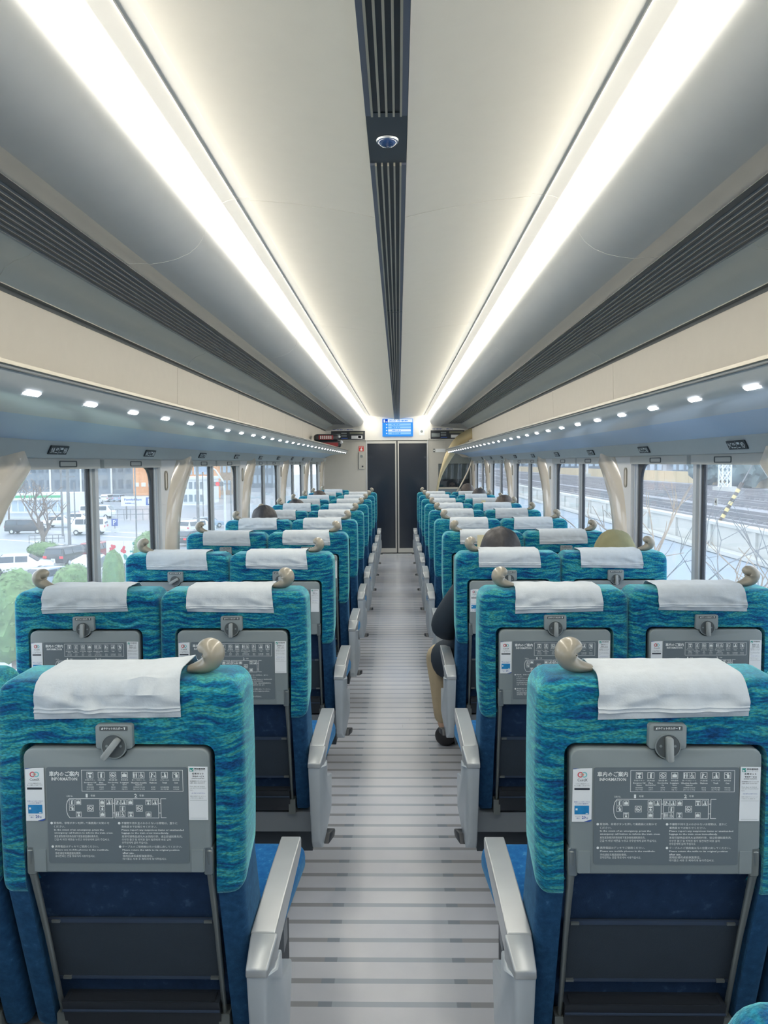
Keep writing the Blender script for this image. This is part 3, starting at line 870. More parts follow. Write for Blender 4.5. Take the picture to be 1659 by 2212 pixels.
# ------------------------------------------------------------------ seats
def rounded(x0, x1, y0, y1, z0, z1, r, seg=4, cuts=()):
    bm = bmesh.new()
    bmesh.ops.create_cube(bm, size=1)
    for v in bm.verts:
        v.co = Vector((x0 + (v.co.x + .5) * (x1 - x0), y0 + (v.co.y + .5) * (y1 - y0), z0 + (v.co.z + .5) * (z1 - z0)))
    bmesh.ops.bevel(bm, geom=bm.edges[:], offset=r, segments=seg, affect='EDGES', profile=0.5)
    for c in cuts:
        bmesh.ops.bisect_plane(bm, geom=bm.verts[:] + bm.edges[:] + bm.faces[:], plane_co=(0, 0, c), plane_no=(0, 0, 1))
    return bm
def boolean(bm, bmc):
    a = bpy.data.meshes.new('a'); bm.to_mesh(a); bm.free()
    b = bpy.data.meshes.new('b'); bmc.to_mesh(b); bmc.free()
    oa = bpy.data.objects.new('a', a); ob = bpy.data.objects.new('b', b)
    COL.objects.link(oa); COL.objects.link(ob)
    md = oa.modifiers.new('x', 'BOOLEAN'); md.object = ob; md.operation = 'DIFFERENCE'; md.solver = 'EXACT'
    dg = bpy.context.evaluated_depsgraph_get()
    me = bpy.data.meshes.new_from_object(oa.evaluated_get(dg))
    out = bmesh.new(); out.from_mesh(me)
    bpy.data.objects.remove(oa); bpy.data.objects.remove(ob)
    for x in (a, b, me): bpy.data.meshes.remove(x)
    return out
def lean(z):
    return max(0.0, 0.73 - z) * 0.29

# teal back cushion, an inverted U around the table recess
bm = rounded(-0.2325, 0.2325, 0.0, 0.145, 0.70, 1.125, 0.028, 5, [0.76, 0.85, 0.95, 1.05, 1.09])
cut = rounded(-0.182, 0.182, -0.1, 0.045, 0.5, 1.002, 0.02, 4)
bm = boolean(bm, cut)
for v in bm.verts:
    x, y, z = v.co
    if z < 0.80: v.co.z += y * 0.5 * (0.80 - z) / 0.1
    v.co.x *= 1 + 0.012 * math.sin((z - 0.70) * 7.5) - (0.02 if z > 1.09 else 0) * (z - 1.09) / 0.035
    if z > 1.08: v.co.z -= 0.010 * (x / 0.23) ** 4
    v.co.y += 0.004 * math.sin(x * 30) * (1 if y < 0.01 else 0)
ME_TEAL = finish(bm, 'back_cushion', ['teal'], None, True, 50)

bm = rounded(-0.229, 0.229, 0.006, 0.155, 0.358, 0.80, 0.022, 4, [0.45, 0.52, 0.6, 0.68, 0.73])
cut = rounded(-0.182, 0.182, -0.1, 0.045, 0.2, 1.2, 0.015, 3)
bm = boolean(bm, cut)
for v in bm.verts:
    t_ = max(0, 0.73 - v.co.z)
    v.co.y += lean(v.co.z) + (0.03 * t_ / 0.35 if v.co.y > 0.1 else 0)
ME_NAVY = finish(bm, 'lower_back', ['navy'], None, True, 50)

def leanbox(mb, x0, x1, y0, y1, z0, z1, mi=0, rr=None):
    k = len(mb.bm.verts)
    mb.box(x0, x1, y0, y1, z0, z1, mi)
    mb.bm.verts.ensure_lookup_table()
    for v in mb.bm.verts[k:]: v.co.y += lean(v.co.z)
    return mb
ME_BACKP = leanbox(leanbox(MB(), -0.181, 0.181, 0.040, 0.047, 0.40, 0.73), -0.181, 0.181, 0.040, 0.047, 0.73, 0.80).mesh('back_panel', 'backpanel', smooth=False)
mb = MB()
leanbox(mb, -0.168, 0.168, 0.026, 0.038, 0.482, 0.627, 0)
leanbox(mb, -0.168, 0.168, 0.024, 0.030, 0.622, 0.631, 1)
leanbox(mb, -0.168, 0.168, 0.024, 0.030, 0.478, 0.485, 1)
ME_POCKET = mb.mesh('net_pocket', ['mesh', 'pocketedge'], bevel=(0.002, 1))
mb = MB()
for sx in (-1, 1):
    for z in (0.627, 0.483):
        leanbox(mb, sx * 0.150 - 0.008, sx * 0.150 + 0.008, 0.020, 0.026, z - 0.003, z + 0.003)
ME_CLIP = mb.mesh('pocket_clips', 'strut', smooth=False)
mb = MB()
leanbox(mb, -0.160, 0.160, 0.000, 0.040, 0.362, 0.4365, 0)
leanbox(mb, -0.150, 0.150, 0.004, 0.030, 0.430, 0.438, 1)
leanbox(mb, -0.160, 0.160, -0.004, 0.0, 0.414, 0.4175, 2)
ME_FOOT = mb.mesh('foot_rest', ['blackpl', 'slatedge', 'pocketedge'], bevel=(0.003, 1))

# folded table
def tray_mesh():
    w_ = 0.174
    top = 0.995
    pts = []
    r = 0.018
    for k in range(6):
        a = math.radians(180 - 90 * k / 5); pts.append((-w_ + r + r * math.cos(a), top - r + r * math.sin(a)))
    for k in range(9):
        a = math.radians(180 + 180 * k / 8); pts.append((0.0205 * math.cos(a), top + 0.0205 * math.sin(a) * 0.98))
    for k in range(6):
        a = math.radians(90 - 90 * k / 5); pts.append((w_ - r + r * math.cos(a), top - r + r * math.sin(a)))
    pts += [(w_, 0.808), (w_ - 0.002, 0.8035), (w_ - 0.012, 0.8035), (w_ - 0.0135, 0.757), (-w_ + 0.0145, 0.757), (-w_ + 0.0115, 0.8035), (-w_ + 0.002, 0.8035), (-w_, 0.808)]
    mb = MB().prism(pts, 'y', -0.006, 0.030)
    return mb.mesh('tray_table', 'graypl', bevel=(0.0035, 3))
ME_TRAY = tray_mesh()
ME_HINGE = MB().box(-0.011, 0.011, -0.0072, 0, 0.760, 0.802).mesh('hinge_cover', 'graypl', bevel=(0.0008, 1))
# crop3 coordinates -> table plane
def tp(cx, cy):
    return ((cx - 823) / 3745, 0.995 - (cy - 45) / 3803)
def TR(cx, cy): return tp(cx, cy)
def mesh_rr(x0, y0, x1, y1, r, ya, yb, m, name):
    a = tp(x0, y1); b = tp(x1, y0)
    return MB().prism(rrect(a[0], b[0], a[1], b[1], r, 3), 'y', ya, yb).mesh(name, m, smooth=False)
ME_INFO = mesh_rr(332, 178, 1322, 876, 0.004, -0.0072, -0.005, 'graydk', 'info_panel')

class Print(MB):
    def __init__(self, y): super().__init__(); self.y = y
    def pl(self, cx, cy):
        u, v = tp(cx, cy); return (u, self.y, v)
    def T(self, s, x0, y0, x1, y1, mi=0, bold=False):
        a = tp(x0, y1); b = tp(x1, y0)
        y = self.y
        text(self, s, a[0], b[0], a[1], b[1], lambda u, v: (u, y, v), mi, bold)
    def R(self, x0, y0, x1, y1, mi=0, dy=0):
        q = [self.pl(x0, y1), self.pl(x1, y1), self.pl(x1, y0), self.pl(x0, y0)]
        self.face([(a, b + dy, c) for a, b, c in q], mi)
    def P(self, pts, mi=0, dy=0):
        self.face([(lambda p: (p[0], p[1] + dy, p[2]))(self.pl(*p)) for p in pts], mi)
    def C(self, cx, cy, r, mi=0, n=14, dy=0):
        self.P([(cx + r * math.cos(2 * math.pi * k / n), cy - r * math.sin(2 * math.pi * k / n)) for k in range(n)], mi, dy)
    def O(self, cx, cy, r, t, mi=0, n=18, rx=1.0, dy=0):
        for k in range(n):
            a = 2 * math.pi * k / n; b = 2 * math.pi * (k + 1) / n
            self.P([(cx + r * math.cos(a) * rx, cy - r * math.sin(a)), (cx + r * math.cos(b) * rx, cy - r * math.sin(b)),
                    (cx + (r - t) * math.cos(b) * rx, cy - (r - t) * math.sin(b)), (cx + (r - t) * math.cos(a) * rx, cy - (r - t) * math.sin(a))], mi, dy)
    def L(self, x0, y0, x1, y1, t=3, mi=0):
        d = math.hypot(x1 - x0, y1 - y0); nx, ny = -(y1 - y0) / d * t / 2, (x1 - x0) / d * t / 2
        self.P([(x0 - nx, y0 - ny), (x1 - nx, y1 - ny), (x1 + nx, y1 + ny), (x0 + nx, y0 + ny)], mi)
    def frame(self, x0, y0, x1, y1, t=3, mi=0):
        self.R(x0, y0, x1, y0 + t, mi); self.R(x0, y1 - t, x1, y1, mi)
        self.R(x0, y0 + t, x0 + t, y1 - t, mi); self.R(x1 - t, y0 + t, x1, y1 - t, mi)
    def icon(self, k, cx, cy, s, wide=1.0):
        h = s / 2
        self.frame(cx - h * wide, cy - h, cx + h * wide, cy + h, s * 0.07)
        u = s / 10
        if k == 'call':
            self.R(cx - 3.2 * u, cy - 3.6 * u, cx + 3.2 * u, cy - 1.6 * u); self.R(cx - .6 * u, cy - 1.2 * u, cx + .8 * u, cy + 1.5 * u)
            self.P([(cx - 2.4 * u, cy + .8 * u), (cx + 2.2 * u, cy + .8 * u), (cx + 1.6 * u, cy + 3.8 * u), (cx - 1.2 * u, cy + 3.8 * u)])
        elif k == 'ext':
            self.R(cx - 1.3 * u, cy - 2.2 * u, cx + 1.3 * u, cy + 3.8 * u); self.R(cx - .7 * u, cy - 3.8 * u, cx + 1.9 * u, cy - 2.6 * u)
        elif k == 'nosm':
            self.O(cx, cy, 3.7 * u, .8 * u, 0, 12); self.L(cx - 2.6 * u, cy - 2.4 * u, cx + 2.6 * u, cy + 2.4 * u, .8 * u); self.R(cx - 2.4 * u, cy + .3 * u, cx + 1.8 * u, cy + 1.3 * u)
        elif k == 'bag':
            self.R(cx - 3.4 * u, cy - 1.6 * u, cx + 3.4 * u, cy + 3 * u); self.frame(cx - 1.4 * u, cy - 3 * u, cx + 1.4 * u, cy - 1.4 * u, .6 * u)
        elif k == 'wc':
            for dx in (-7.0, -3.6):
                self.C(cx + dx * u, cy - 3 * u, .9 * u, 0, 8); self.P([(cx + (dx - 1.2) * u, cy - 1.8 * u), (cx + (dx + 1.2) * u, cy - 1.8 * u), (cx + (dx + .6) * u, cy + 3.8 * u), (cx + (dx - .6) * u, cy + 3.8 * u)])
            self.R(cx - .3 * u, cy - 3.6 * u, cx + .1 * u, cy + 3.8 * u)
            self.O(cx + 4 * u, cy + 1.2 * u, 2.6 * u, .7 * u, 0, 12); self.C(cx + 3.6 * u, cy - 3.2 * u, .9 * u, 0, 8)
            self.R(cx + 3.2 * u, cy - 2.2 * u, cx + 4.1 * u, cy + 1 * u); self.L(cx + 4 * u, cy + .6 * u, cx + 7 * u, cy + 3.2 * u, .9 * u)
        elif k == 'wash':
            self.C(cx - 1.6 * u, cy - 2.4 * u, 1.1 * u, 0, 8); self.P([(cx - 3.4 * u, cy + 3.6 * u), (cx - 2.6 * u, cy - 1 * u), (cx + 1.8 * u, cy - 2.6 * u), (cx - 1 * u, cy + .4 * u), (cx - 1.2 * u, cy + 3.6 * u)])
            self.P([(cx + .4 * u, cy + .6 * u), (cx + 3.4 * u, cy + .6 * u), (cx + 2.6 * u, cy + 3.4 * u)])
        elif k == 'trash':
            self.C(cx + .6 * u, cy - 2.8 * u, 1.1 * u, 0, 8); self.P([(cx - .4 * u, cy - 1.6 * u), (cx + 1.8 * u, cy - 1.6 * u), (cx + 3.2 * u, cy + 3.6 * u), (cx - .6 * u, cy + 3.6 * u)])
            self.R(cx - 3.2 * u, cy + 1 * u, cx - 1.4 * u, cy + 3.6 * u)
        elif k == 'crew':
            self.C(cx + .4 * u, cy - 2.6 * u, 1.2 * u, 0, 8); self.R(cx - .8 * u, cy - 1.2 * u, cx + 2.8 * u, cy + 3.6 * u); self.L(cx - 3.4 * u, cy - 2.6 * u, cx - .4 * u, cy - .2 * u, 1.1 * u)

p = Print(-0.0076)
p.T('車内のご案内', 354, 206, 563, 243, 0, True)
p.T('INFORMATION', 369, 250, 550, 274, 0, True)
p.frame(580, 196, 1290, 352, 3)
names = [(640, 'call', '非常ボタン', 'Emergency Call', 'Button', '紧急按钮', 72, 1), (719, 'ext', '消火器', 'Fire', 'Extinguisher', '灭火器', 52, 1), (801, 'nosm', '禁煙車', 'Non-Smoking', 'Car', '禁烟车厢', 60, 1),
         (881, 'bag', '荷物置場', 'Luggage', 'Space', '行李放置处', 50, 1), (981, 'wc', '車いす対応トイレ', 'Wheelchair Accessible', 'Restroom', '无障碍卫生间', 96, 1.75),
         (1080, 'wash', '洗面室', 'Washroom', '', '盥洗室', 52, 1), (1161, 'trash', 'くずもの入れ', 'Trash', '', '垃圾箱', 62, 1), (1241, 'crew', '乗務員室', 'Crew', '', '乘务员室', 48, 1)]
for cx, k, a, b, c, d, wd, wide in names:
    p.icon(k, cx, 234, 46, wide)
    p.T(a, cx - wd / 2, 264, cx + wd / 2, 275)
    bw = 84 if k == 'call' else wd * (1.2 if k != 'wc' else 1.15)
    if k in ('wash', 'trash', 'crew', 'ext'): bw = wd * (0.55 if k in ('trash', 'crew', 'ext') else 1.0)
    p.T(b, cx - bw / 2, 283, cx + bw / 2, 294, 0, True)
    if c: p.T(c, cx - len(c) * 2.9, 298, cx + len(c) * 2.9, 308, 0, True)
    p.T(d, cx - len(a) * 5 if len(a) < 7 else cx - 40, 316, cx + len(a) * 5 if len(a) < 7 else cx + 40, 326)
    p.T({'call': '비상 버튼', 'ext': '소화기', 'nosm': '금연 차량', 'bag': '화물 공간', 'wc': '휠체어 이용 가능 화장실', 'wash': '세면실', 'trash': '휴지통', 'crew': '승무원실'}[k], cx - len(a) * 5 if len(a) < 7 else cx - 40, 331, cx + len(a) * 5 if len(a) < 7 else cx + 40, 341)
p.T('CAR No.', 470, 380, 518, 392, 0)
p.T('1', 606, 370, 620, 396, 0, True); p.T('号車', 640, 375, 672, 390)
p.T('2', 947, 369, 967, 396, 0, True); p.T('号車', 982, 374, 1014, 389)
# car 1 and 2 outlines
p.L(490, 404, 795, 404, 4); p.L(490, 544, 795, 544, 4)
arc = [(490, 404), (476, 424), (469, 450), (468, 476), (470, 504), (477, 526), (490, 544)]
for a, b in zip(arc, arc[1:]): p.L(a[0], a[1], b[0], b[1], 4)
p.L(793, 404, 793, 544, 4); p.L(807, 404, 807, 544, 4); p.L(807, 404, 1117, 404, 4); p.L(807, 544, 1117, 544, 4); p.L(1115, 404, 1115, 544, 4)
p.L(1131, 404, 1131, 544, 4); p.L(1131, 404, 1168, 404, 4); p.L(1131, 542, 1168, 542, 4)
for x in (800, 1123):
    for y in (438, 508): p.L(x - 8, y, x + 8, y, 4)
for k, x, y in (('ext', 507, 431), ('bag', 553, 431), ('bag', 720, 431), ('trash', 766, 431), ('crew', 507, 474), ('call', 720, 472), ('call', 553, 518), ('bag', 720, 518),
                ('wash', 832, 431), ('trash', 872, 431), ('bag', 918, 431), ('call', 1043, 431), ('trash', 1089, 431), ('ext', 862, 476), ('call', 918, 518), ('bag', 1043, 518)):
    p.icon(k, x, y, 38)
p.icon('nosm', 636, 474, 46); p.icon('nosm', 980, 474, 46); p.icon('wc', 847, 518, 38, 1.75)
def para(x, y, lines):
    p.C(x, y + 9, 9, 0, 12)
    for dy, s, x1, b in lines:
        p.T(s, x + 16, y + dy, x1, y + dy + (17 if not b else 15), 0, b)
para(360, 574, [(0, '緊急時、非常ボタンを押して乗務員にお知らせ', 765, False), (26, 'ください。', 455, False), (52, 'In the event of an emergency, press the', 726, True),
                (74, 'emergency call button to inform the train crew.', 790, True), (97, '发生紧急情况的场合按下紧急按钮通知乘务员。', 688, False), (120, '긴급 시 비상 버튼을 누르고 승무원에게 알려 주십시오.', 766, False)])
para(835, 574, [(0, '不審物や持ち主のわからないお荷物は、直ちに', 1243, False), (26, '乗務員までお知らせください。', 1100, False), (52, 'Please report any suspicious items or unattended', 1287, True),
                (74, 'luggage to the train crew immediately.', 1182, True), (97, '发现可疑物品或无人认领的行李、请立即通知乘务员。', 1278, False), (120, '수상한 물건 및 방치된 짐이 발견되면 바로 알려', 1195, False), (142, '승무원에게 알려 주십시오.', 1035, False)])
para(362, 745, [(0, '携帯電話はデッキでご使用ください。', 685, False), (27, 'Please use mobile phones in the vestibule.', 757, True), (50, '手机请在车厢连接处使用。', 563, False), (70, '휴대전화는 연결 통로에서 사용하십시오.', 660, False)])
para(837, 745, [(0, 'テーブルのご使用後は元の位置に戻してください。', 1272, False), (27, 'Please return the table to its original position', 1253, True), (48, 'after use.', 935, True), (68, '使用后请将桌板恢复原位。', 1068, False), (90, '테이블은 사용 후 제자리에 놓아주십시오.', 1163, False)])
ME_PRINT = p.mesh('information_print', 'print', smooth=False)

# left sticker
p = Print(-0.0078)
a, b = tp(184, 566), tp(318, 182)
p.P([(186, 190), (240, 183), (318, 181), (316, 548), (262, 566), (182, 566)], 0)
p.P([(186, 190), (190, 184), (228, 182), (205, 188)], 1, -0.0003); p.P([(262, 566), (316, 548), (316, 558), (300, 566)], 1, -0.0003)
p.y -= 0.0004
p.O(238, 228, 20, 7, 2, 18); p.O(264, 228, 20, 7, 4, 18); p.O(250, 228, 11, 5, 3, 10)
p.T('CentX', 216, 256, 286, 275, 5)
p.T('いつもの毎日がもっと', 206, 288, 298, 297, 5); p.T('もっと楽しくなるアプリ', 197, 301, 304, 311, 5)
p.R(197, 323, 302, 338, 5)
p.T('名鉄ミューズカードなら', 195, 417, 304, 427, 1); p.T('CentXに登録で', 204, 431, 294, 440, 1)
p.R(199, 449, 299, 512, 6, -0.0); p.y -= 0.0003
p.R(206, 468, 220, 482, 0); p.R(276, 503, 293, 508, 0); p.y += 0.0003
p.T('ポイント', 205, 522, 240, 531, 7); p.T('最大', 214, 535, 235, 545, 1); p.T('20', 250, 522, 277, 546, 1, True); p.T('倍', 279, 533, 292, 546, 1)
ME_STL = p.mesh('left_sticker', ['sticker', 'pblue', 'pred', 'porange', 'pcyan', 'printdk', 'pcard', 'graypl'], smooth=False)
# right sticker
p = Print(-0.0078)
p.P([(1328, 170), (1464, 172), (1461, 558), (1325, 558)], 0)
p.y -= 0.0004
p.R(1338, 181, 1364, 207, 1); p.P([(1342, 204), (1342, 190), (1352, 198), (1361, 187), (1361, 192), (1352, 203)], 0, -0.0003)
p.T('特別車両券', 1370, 181, 1448, 194, 2, True); p.T('(ミューチケット)', 1372, 197, 1446, 206, 2)
p.T('名鉄ネット', 1354, 215, 1436, 229, 2, True); p.T('予約サービス', 1356, 235, 1438, 249, 2, True); p.T('(会員登録 年会費 無料)', 1350, 253, 1440, 262, 2)
p.T('特別車両券をスマートフォンから', 1338, 272, 1453, 281, 2); p.T('お買い求めいただけます', 1338, 285, 1443, 294, 2)
p.T('First class car tickets', 1338, 310, 1441, 319, 3); p.T('can also be purchased', 1338, 323, 1450, 332, 3); p.T('here.', 1338, 337, 1360, 344, 3)
p.T('一部の列車ではご利用できません', 1344, 359, 1445, 367, 4); p.T('発車５分前まで ホームページ', 1338, 381, 1446, 389, 3); p.T('ご予約ください 会員の方', 1338, 394, 1430, 402, 3)
p.R(1336, 413, 1455, 414.5, 3); p.R(1336, 543, 1450, 544.5, 3)
ME_STR = p.mesh('right_sticker', ['sticker', 'pgreen', 'printdk', 'graypl', 'pblue'], smooth=False)

# ticket holder with round recess and turning latch
mb = MB().prism(rrect(-0.0343, 0.0343, 0.9965, 1.0425, 0.006, 4), 'y', -0.013, 0.006)
ME_HOLD = mb.mesh('ticket_holder', 'graypl', bevel=(0.002, 2))
mb = MB().prism(circ(0, 1.0025, 0.0225, 28), 'y', -0.0145, -0.003)
mb.bm.faces.ensure_lookup_table()
ME_DISC = mb.mesh('latch_recess', 'recess', bevel=(0.001, 1))
mb = MB().ring(circ(0, 1.0025, 0.0235, 28), circ(0, 1.0025, 0.0215, 28), 'y', -0.0155, -0.004)
for x in (-0.013, 0.013):
    mb.prism(circ(x, 1.003, 0.0025, 8), 'y', -0.0155, -0.014)
ME_RIM = mb.mesh('latch_rim', 'graypl')
mb = MB()
mb.prism(rrect(-0.006, 0.006, -0.026, 0.018, 0.004, 3), 'y', -0.012, 0.0)
for v in mb.bm.verts:
    if v.co.z < -0.012: v.co.y -= 0.004
    elif v.co.z > 0.008: v.co.y += 0.0
M['latch'] = mat('latch_grey', (150, 157, 158), 0.35, metal=0.1)
ME_LATCH = mb.mesh('latch', 'latch', bevel=(0.0018, 2))
mb = MB().prism(rrect(-0.026, 0.026, 1.0315, 1.0395, 0.001, 2), 'y', -0.0138, -0.012)
ME_HL = mb.mesh('holder_label', 'recess', smooth=False)
mb = MB()
text(mb, 'チケットホルダー', -0.018, 0.017, 1.0332, 1.0382, lambda u, v: (u, -0.0142, v), 0, True)
for q in ([(-0.0225, 1.0335), (-0.0195, 1.0335), (-0.0195, 1.038), (-0.0215, 1.0365)], [(0.020, 1.0332), (0.0212, 1.0332), (0.0222, 1.0382), (0.019, 1.0382)]):
    mb.face([(u, -0.0142, v) for u, v in q], 0)
ME_HT = mb.mesh('holder_print', 'print', smooth=False)

# struts beside the recess
mb = MB()
def strut(sx):
    mb = MB()
    mb.tube([(sx * 0.169, 0.004, 0.80), (sx * 0.169, 0.006, 0.757), (sx * 0.168, 0.016 + lean(0.60), 0.60), (sx * 0.166, 0.014 + lean(0.40), 0.39)], [0.0085, 0.008, 0.006, 0.0055], 8)
    mb.prism(rrect(sx * 0.167 - 0.009, sx * 0.167 + 0.009, 0.750, 0.806, 0.004, 2), 'y', -0.002, 0.026)
    mb.box(sx * 0.166 - 0.011, sx * 0.166 + 0.011, lean(0.4) + 0.004, lean(0.4) + 0.034, 0.352, 0.402)
    return mb.mesh('tray_arm', 'strut', bevel=(0.002, 1))
ME_ARM = {s: strut(s) for s in (-1, 1)}

# beige comma-shaped grab handle, h = side (+1 outer end towards +x)
def handle_mesh(h):
    bm = bmesh.new()
    pts = [(-0.038, 0.003, .006), (-0.024, 0.005, .010), (-0.008, 0.009, .0145), (0.006, 0.017, .0185), (0.011, 0.029, .0215), (0.008, 0.039, .0215), (0.0, 0.044, .019), (-0.008, 0.043, .0145), (-0.013, 0.040, .010)]
    # refine with interpolation and sweep an ellipse
    P2 = []
    for i in range(len(pts) - 1):
        for k in range(4):
            t_ = k / 4
            a0 = pts[max(i - 1, 0)]; a1 = pts[i]; a2 = pts[i + 1]; a3 = pts[min(i + 2, len(pts) - 1)]
            P2.append(tuple(0.5 * ((2 * a1[j]) + (-a0[j] + a2[j]) * t_ + (2 * a0[j] - 5 * a1[j] + 4 * a2[j] - a3[j]) * t_ ** 2 + (-a0[j] + 3 * a1[j] - 3 * a2[j] + a3[j]) * t_ ** 3) for j in range(3)))
    P2.append(pts[-1])
    rings = []
    n = 14
    N_ = len(P2)
    for i, (x, z, r) in enumerate(P2):
        a = P2[max(i - 1, 0)]; b = P2[min(i + 1, N_ - 1)]
        d = Vector((b[0] - a[0], 0, b[1] - a[1])).normalized()
        nrm = Vector((-d.z, 0, d.x))
        endf = 1.0
        rings.append([bm.verts.new(Vector((x, 0, z)) + nrm * (r * math.cos(2 * math.pi * k / n)) + Vector((0, 1, 0)) * (r * 1.25 + 0.004) * math.sin(2 * math.pi * k / n)) for k in range(n)])
    for i in range(len(rings) - 1):
        for k in range(n):
            bm.faces.new([rings[i][k], rings[i][(k + 1) % n], rings[i + 1][(k + 1) % n], rings[i + 1][k]])
    for rg, (x, z, r), s in ((rings[0], P2[0], -1), (rings[-1], P2[-1], 1)):
        a = P2[1] if s < 0 else P2[-2]
        d = Vector((x - a[0], 0, z - a[1])).normalized()
        c = bm.verts.new(Vector((x, 0, z)) + d * r * 0.55)
        for k in range(n): bm.faces.new([rg[k], rg[(k + 1) % n], c])
    for v in bm.verts:
        v.co.x *= 1.0
        v.co.z = max(v.co.z, -0.006)
    if h < 0:
        for v in bm.verts: v.co.x = -v.co.x
    bmesh.ops.recalc_face_normals(bm, faces=bm.faces[:])
    for f in bm.faces: f.smooth = True
    return finish(bm, 'grab_handle', ['handle'], None, True, 70)
ME_HANDLE = {s: handle_mesh(s) for s in (-1, 1)}

# headrest cloth: hangs down the back, wraps over the top, hangs down the front
def cover_mesh(seed, h, wrinkle=1.0, lift=0.0):
    rnd = random.Random(seed)
    bm = bmesh.new()
    NX, NS = 30, 44
    w_ = 0.1365
    zb = 1.052
    path = []
    # rear face y = -0.004, corner radius, top, front
    for k in range(22):
        path.append((-0.0045, zb + (1.098 - zb) * k / 21))
    for k in range(1, 7):
        a = math.radians(90 * k / 6)
        path.append((0.0265 - 0.031 * math.cos(a), 1.098 + 0.0315 * math.sin(a)))
    for k in range(1, 9): path.append((0.0265 + 0.09 * k / 8, 1.1295))
    for k in range(1, 6):
        a = math.radians(90 * k / 5); path.append((0.1165 + 0.033 * math.sin(a), 1.098 + 0.0315 * math.cos(a)))
    for k in range(1, 6): path.append((0.1495, 1.098 - 0.03 * k))
    skew = rnd.uniform(-0.006, 0.006); sk2 = rnd.uniform(-0.004, 0.004)
    ax = rnd.uniform(-0.5, 0.5); ph = rnd.uniform(0, 6); ang = rnd.uniform(0.5, 1.0) * rnd.choice((-1, 1))
    grid = []
    for i, (y, z) in enumerate(path):
        row = []
        t_ = i / (len(path) - 1)
        for j in range(NX + 1):
            u = j / NX * 2 - 1
            x = u * w_ * (1 - 0.03 * max(0, (z - 1.08)) / 0.05) + skew * (z - 1.052) / 0.07
            dz = 0
            wv = noise.noise(Vector((u * 1.6 + seed * 3.1, z * 16 * ang + u * 2.2 * ang, ph))) + 0.5 * noise.noise(Vector((u * 3.5 + seed, z * 40, ph + u * 2)))
            amp = 0.009 * wrinkle * (1 if i < 24 else 0.35)
            hem = 1.0 if i > 6 else i / 6
            out = abs(wv) * amp * hem
            if i in (6, 9): out += 0.0028
            fd = math.sin((u * h * 1.0 + (z - 1.05) * 22 + ax) * 4.2 + ph) ; out += 0.0022 * wrinkle * max(0, fd) ** 3 * hem * (1 if i < 24 else 0.2)
            if i < 22: yy, zz = y - out, z
            elif y < 0.12: yy, zz = y, z + out * 0.8
            else: yy, zz = y + out, z
            if lift and y < 0.12 and z > 1.09:
                k_ = max(0, (u * h - 0.15) / 0.85)
                zz += lift * k_ ** 1.5 * (1 if z > 1.11 else 0.5)
            if i < 22: zz += sk2 * u * (1 - (z - zb) / (1.098 - zb))
            row.append(bm.verts.new((x, yy, zz)))
        grid.append(row)
    for i in range(len(grid) - 1):
        for j in range(NX):
            bm.faces.new([grid[i][j], grid[i][j + 1], grid[i + 1][j + 1], grid[i + 1][j]])
    # give the cloth thickness
    bmesh.ops.recalc_face_normals(bm, faces=bm.faces[:])
    bmesh.ops.solidify(bm, geom=bm.faces[:], thickness=0.0015)
    return finish(bm, 'headrest_cover', ['cloth'], None, True, 60)
COVERS = {(s, k): cover_mesh(11 + k * 7 + (3 if s > 0 else 0), s, 1.0 + 0.5 * (k == 2), 0.0) for s in (-1, 1) for k in range(4)}
COVERS[(1, 'lift')] = cover_mesh(5, 1, 2.2, 0.009)

def armrest_mesh(h):
    w0, w1 = -0.026, 0.026          # local to the armrest plane, +x away from the seat (aisle) for h=+1
    mb = MB()
    prof = [(0.0, 0.556), (0.03, 0.548), (0.11, 0.535), (0.115, 0.475), (0.205, 0.452), (0.200, 0.425), (0.145, 0.36), (0.095, 0.275), (0.03, 0.272), (0.012, 0.30)]
    mb.prism(prof, 'x', w0, w1)
    for v in mb.bm.verts:
        # lower shell swells towards the aisle at its front, tapers at its foot
        if v.co.x > 0 and v.co.y > 0.12: v.co.x += 0.006
        if v.co.z < 0.32: v.co.x = v.co.x * 0.72
        if v.co.x > 0 and v.co.y < 0.02: v.co.x -= 0.012
    if h < 0: mb.mirror_x()
    return mb.mesh('armrest_post', 'silver', bevel=(0.005, 3))
ME_POST = {s: armrest_mesh(s) for s in (-1, 1)}
def arm_cap(h):
    mb = MB()
    prof = [(-0.002, 0.548), (0.0, 0.565), (0.058, 0.602), (0.058, 0.55)]
    mb.prism(prof, 'x', -0.027, 0.027)
    for v in mb.bm.verts:
        if v.co.x > 0 and v.co.y < 0.02: v.co.x -= 0.012
    if h < 0: mb.mirror_x()
    return mb.mesh('armrest_cap', 'armtop', bevel=(0.004, 3))
ME_CAP = {s: arm_cap(s) for s in (-1, 1)}
def arm_bar(h):
    mb = MB()
    prof = [(0.0595, 0.601), (0.20, 0.604), (0.34, 0.603), (0.455, 0.598), (0.460, 0.590), (0.457, 0.562), (0.40, 0.556), (0.20, 0.548), (0.0595, 0.54)]
    mb.prism(prof, 'x', -0.0275, 0.0215)
    for v in mb.bm.verts:
        v.co.x += h * 0 + (0.010 if True else 0) * (0.3 - v.co.y) * -0.12
    if h < 0: mb.mirror_x()
    return mb.mesh('armrest_bar', 'armtop', bevel=(0.003, 2), angle=18)
ME_BAR = {s: arm_bar(s) for s in (-1, 1)}
def lever(h):
    mb = MB().prism([(0.05, 0.275), (0.13, 0.262), (0.155, 0.268), (0.15, 0.280), (0.09, 0.292)], 'x', 0.004, 0.034)
    for v in mb.bm.verts:
        if v.co.y > 0.1: v.co.x += 0.012
    if h < 0: mb.mirror_x()
    return mb.mesh('recline_pedal', 'blackpl', bevel=(0.003, 2))
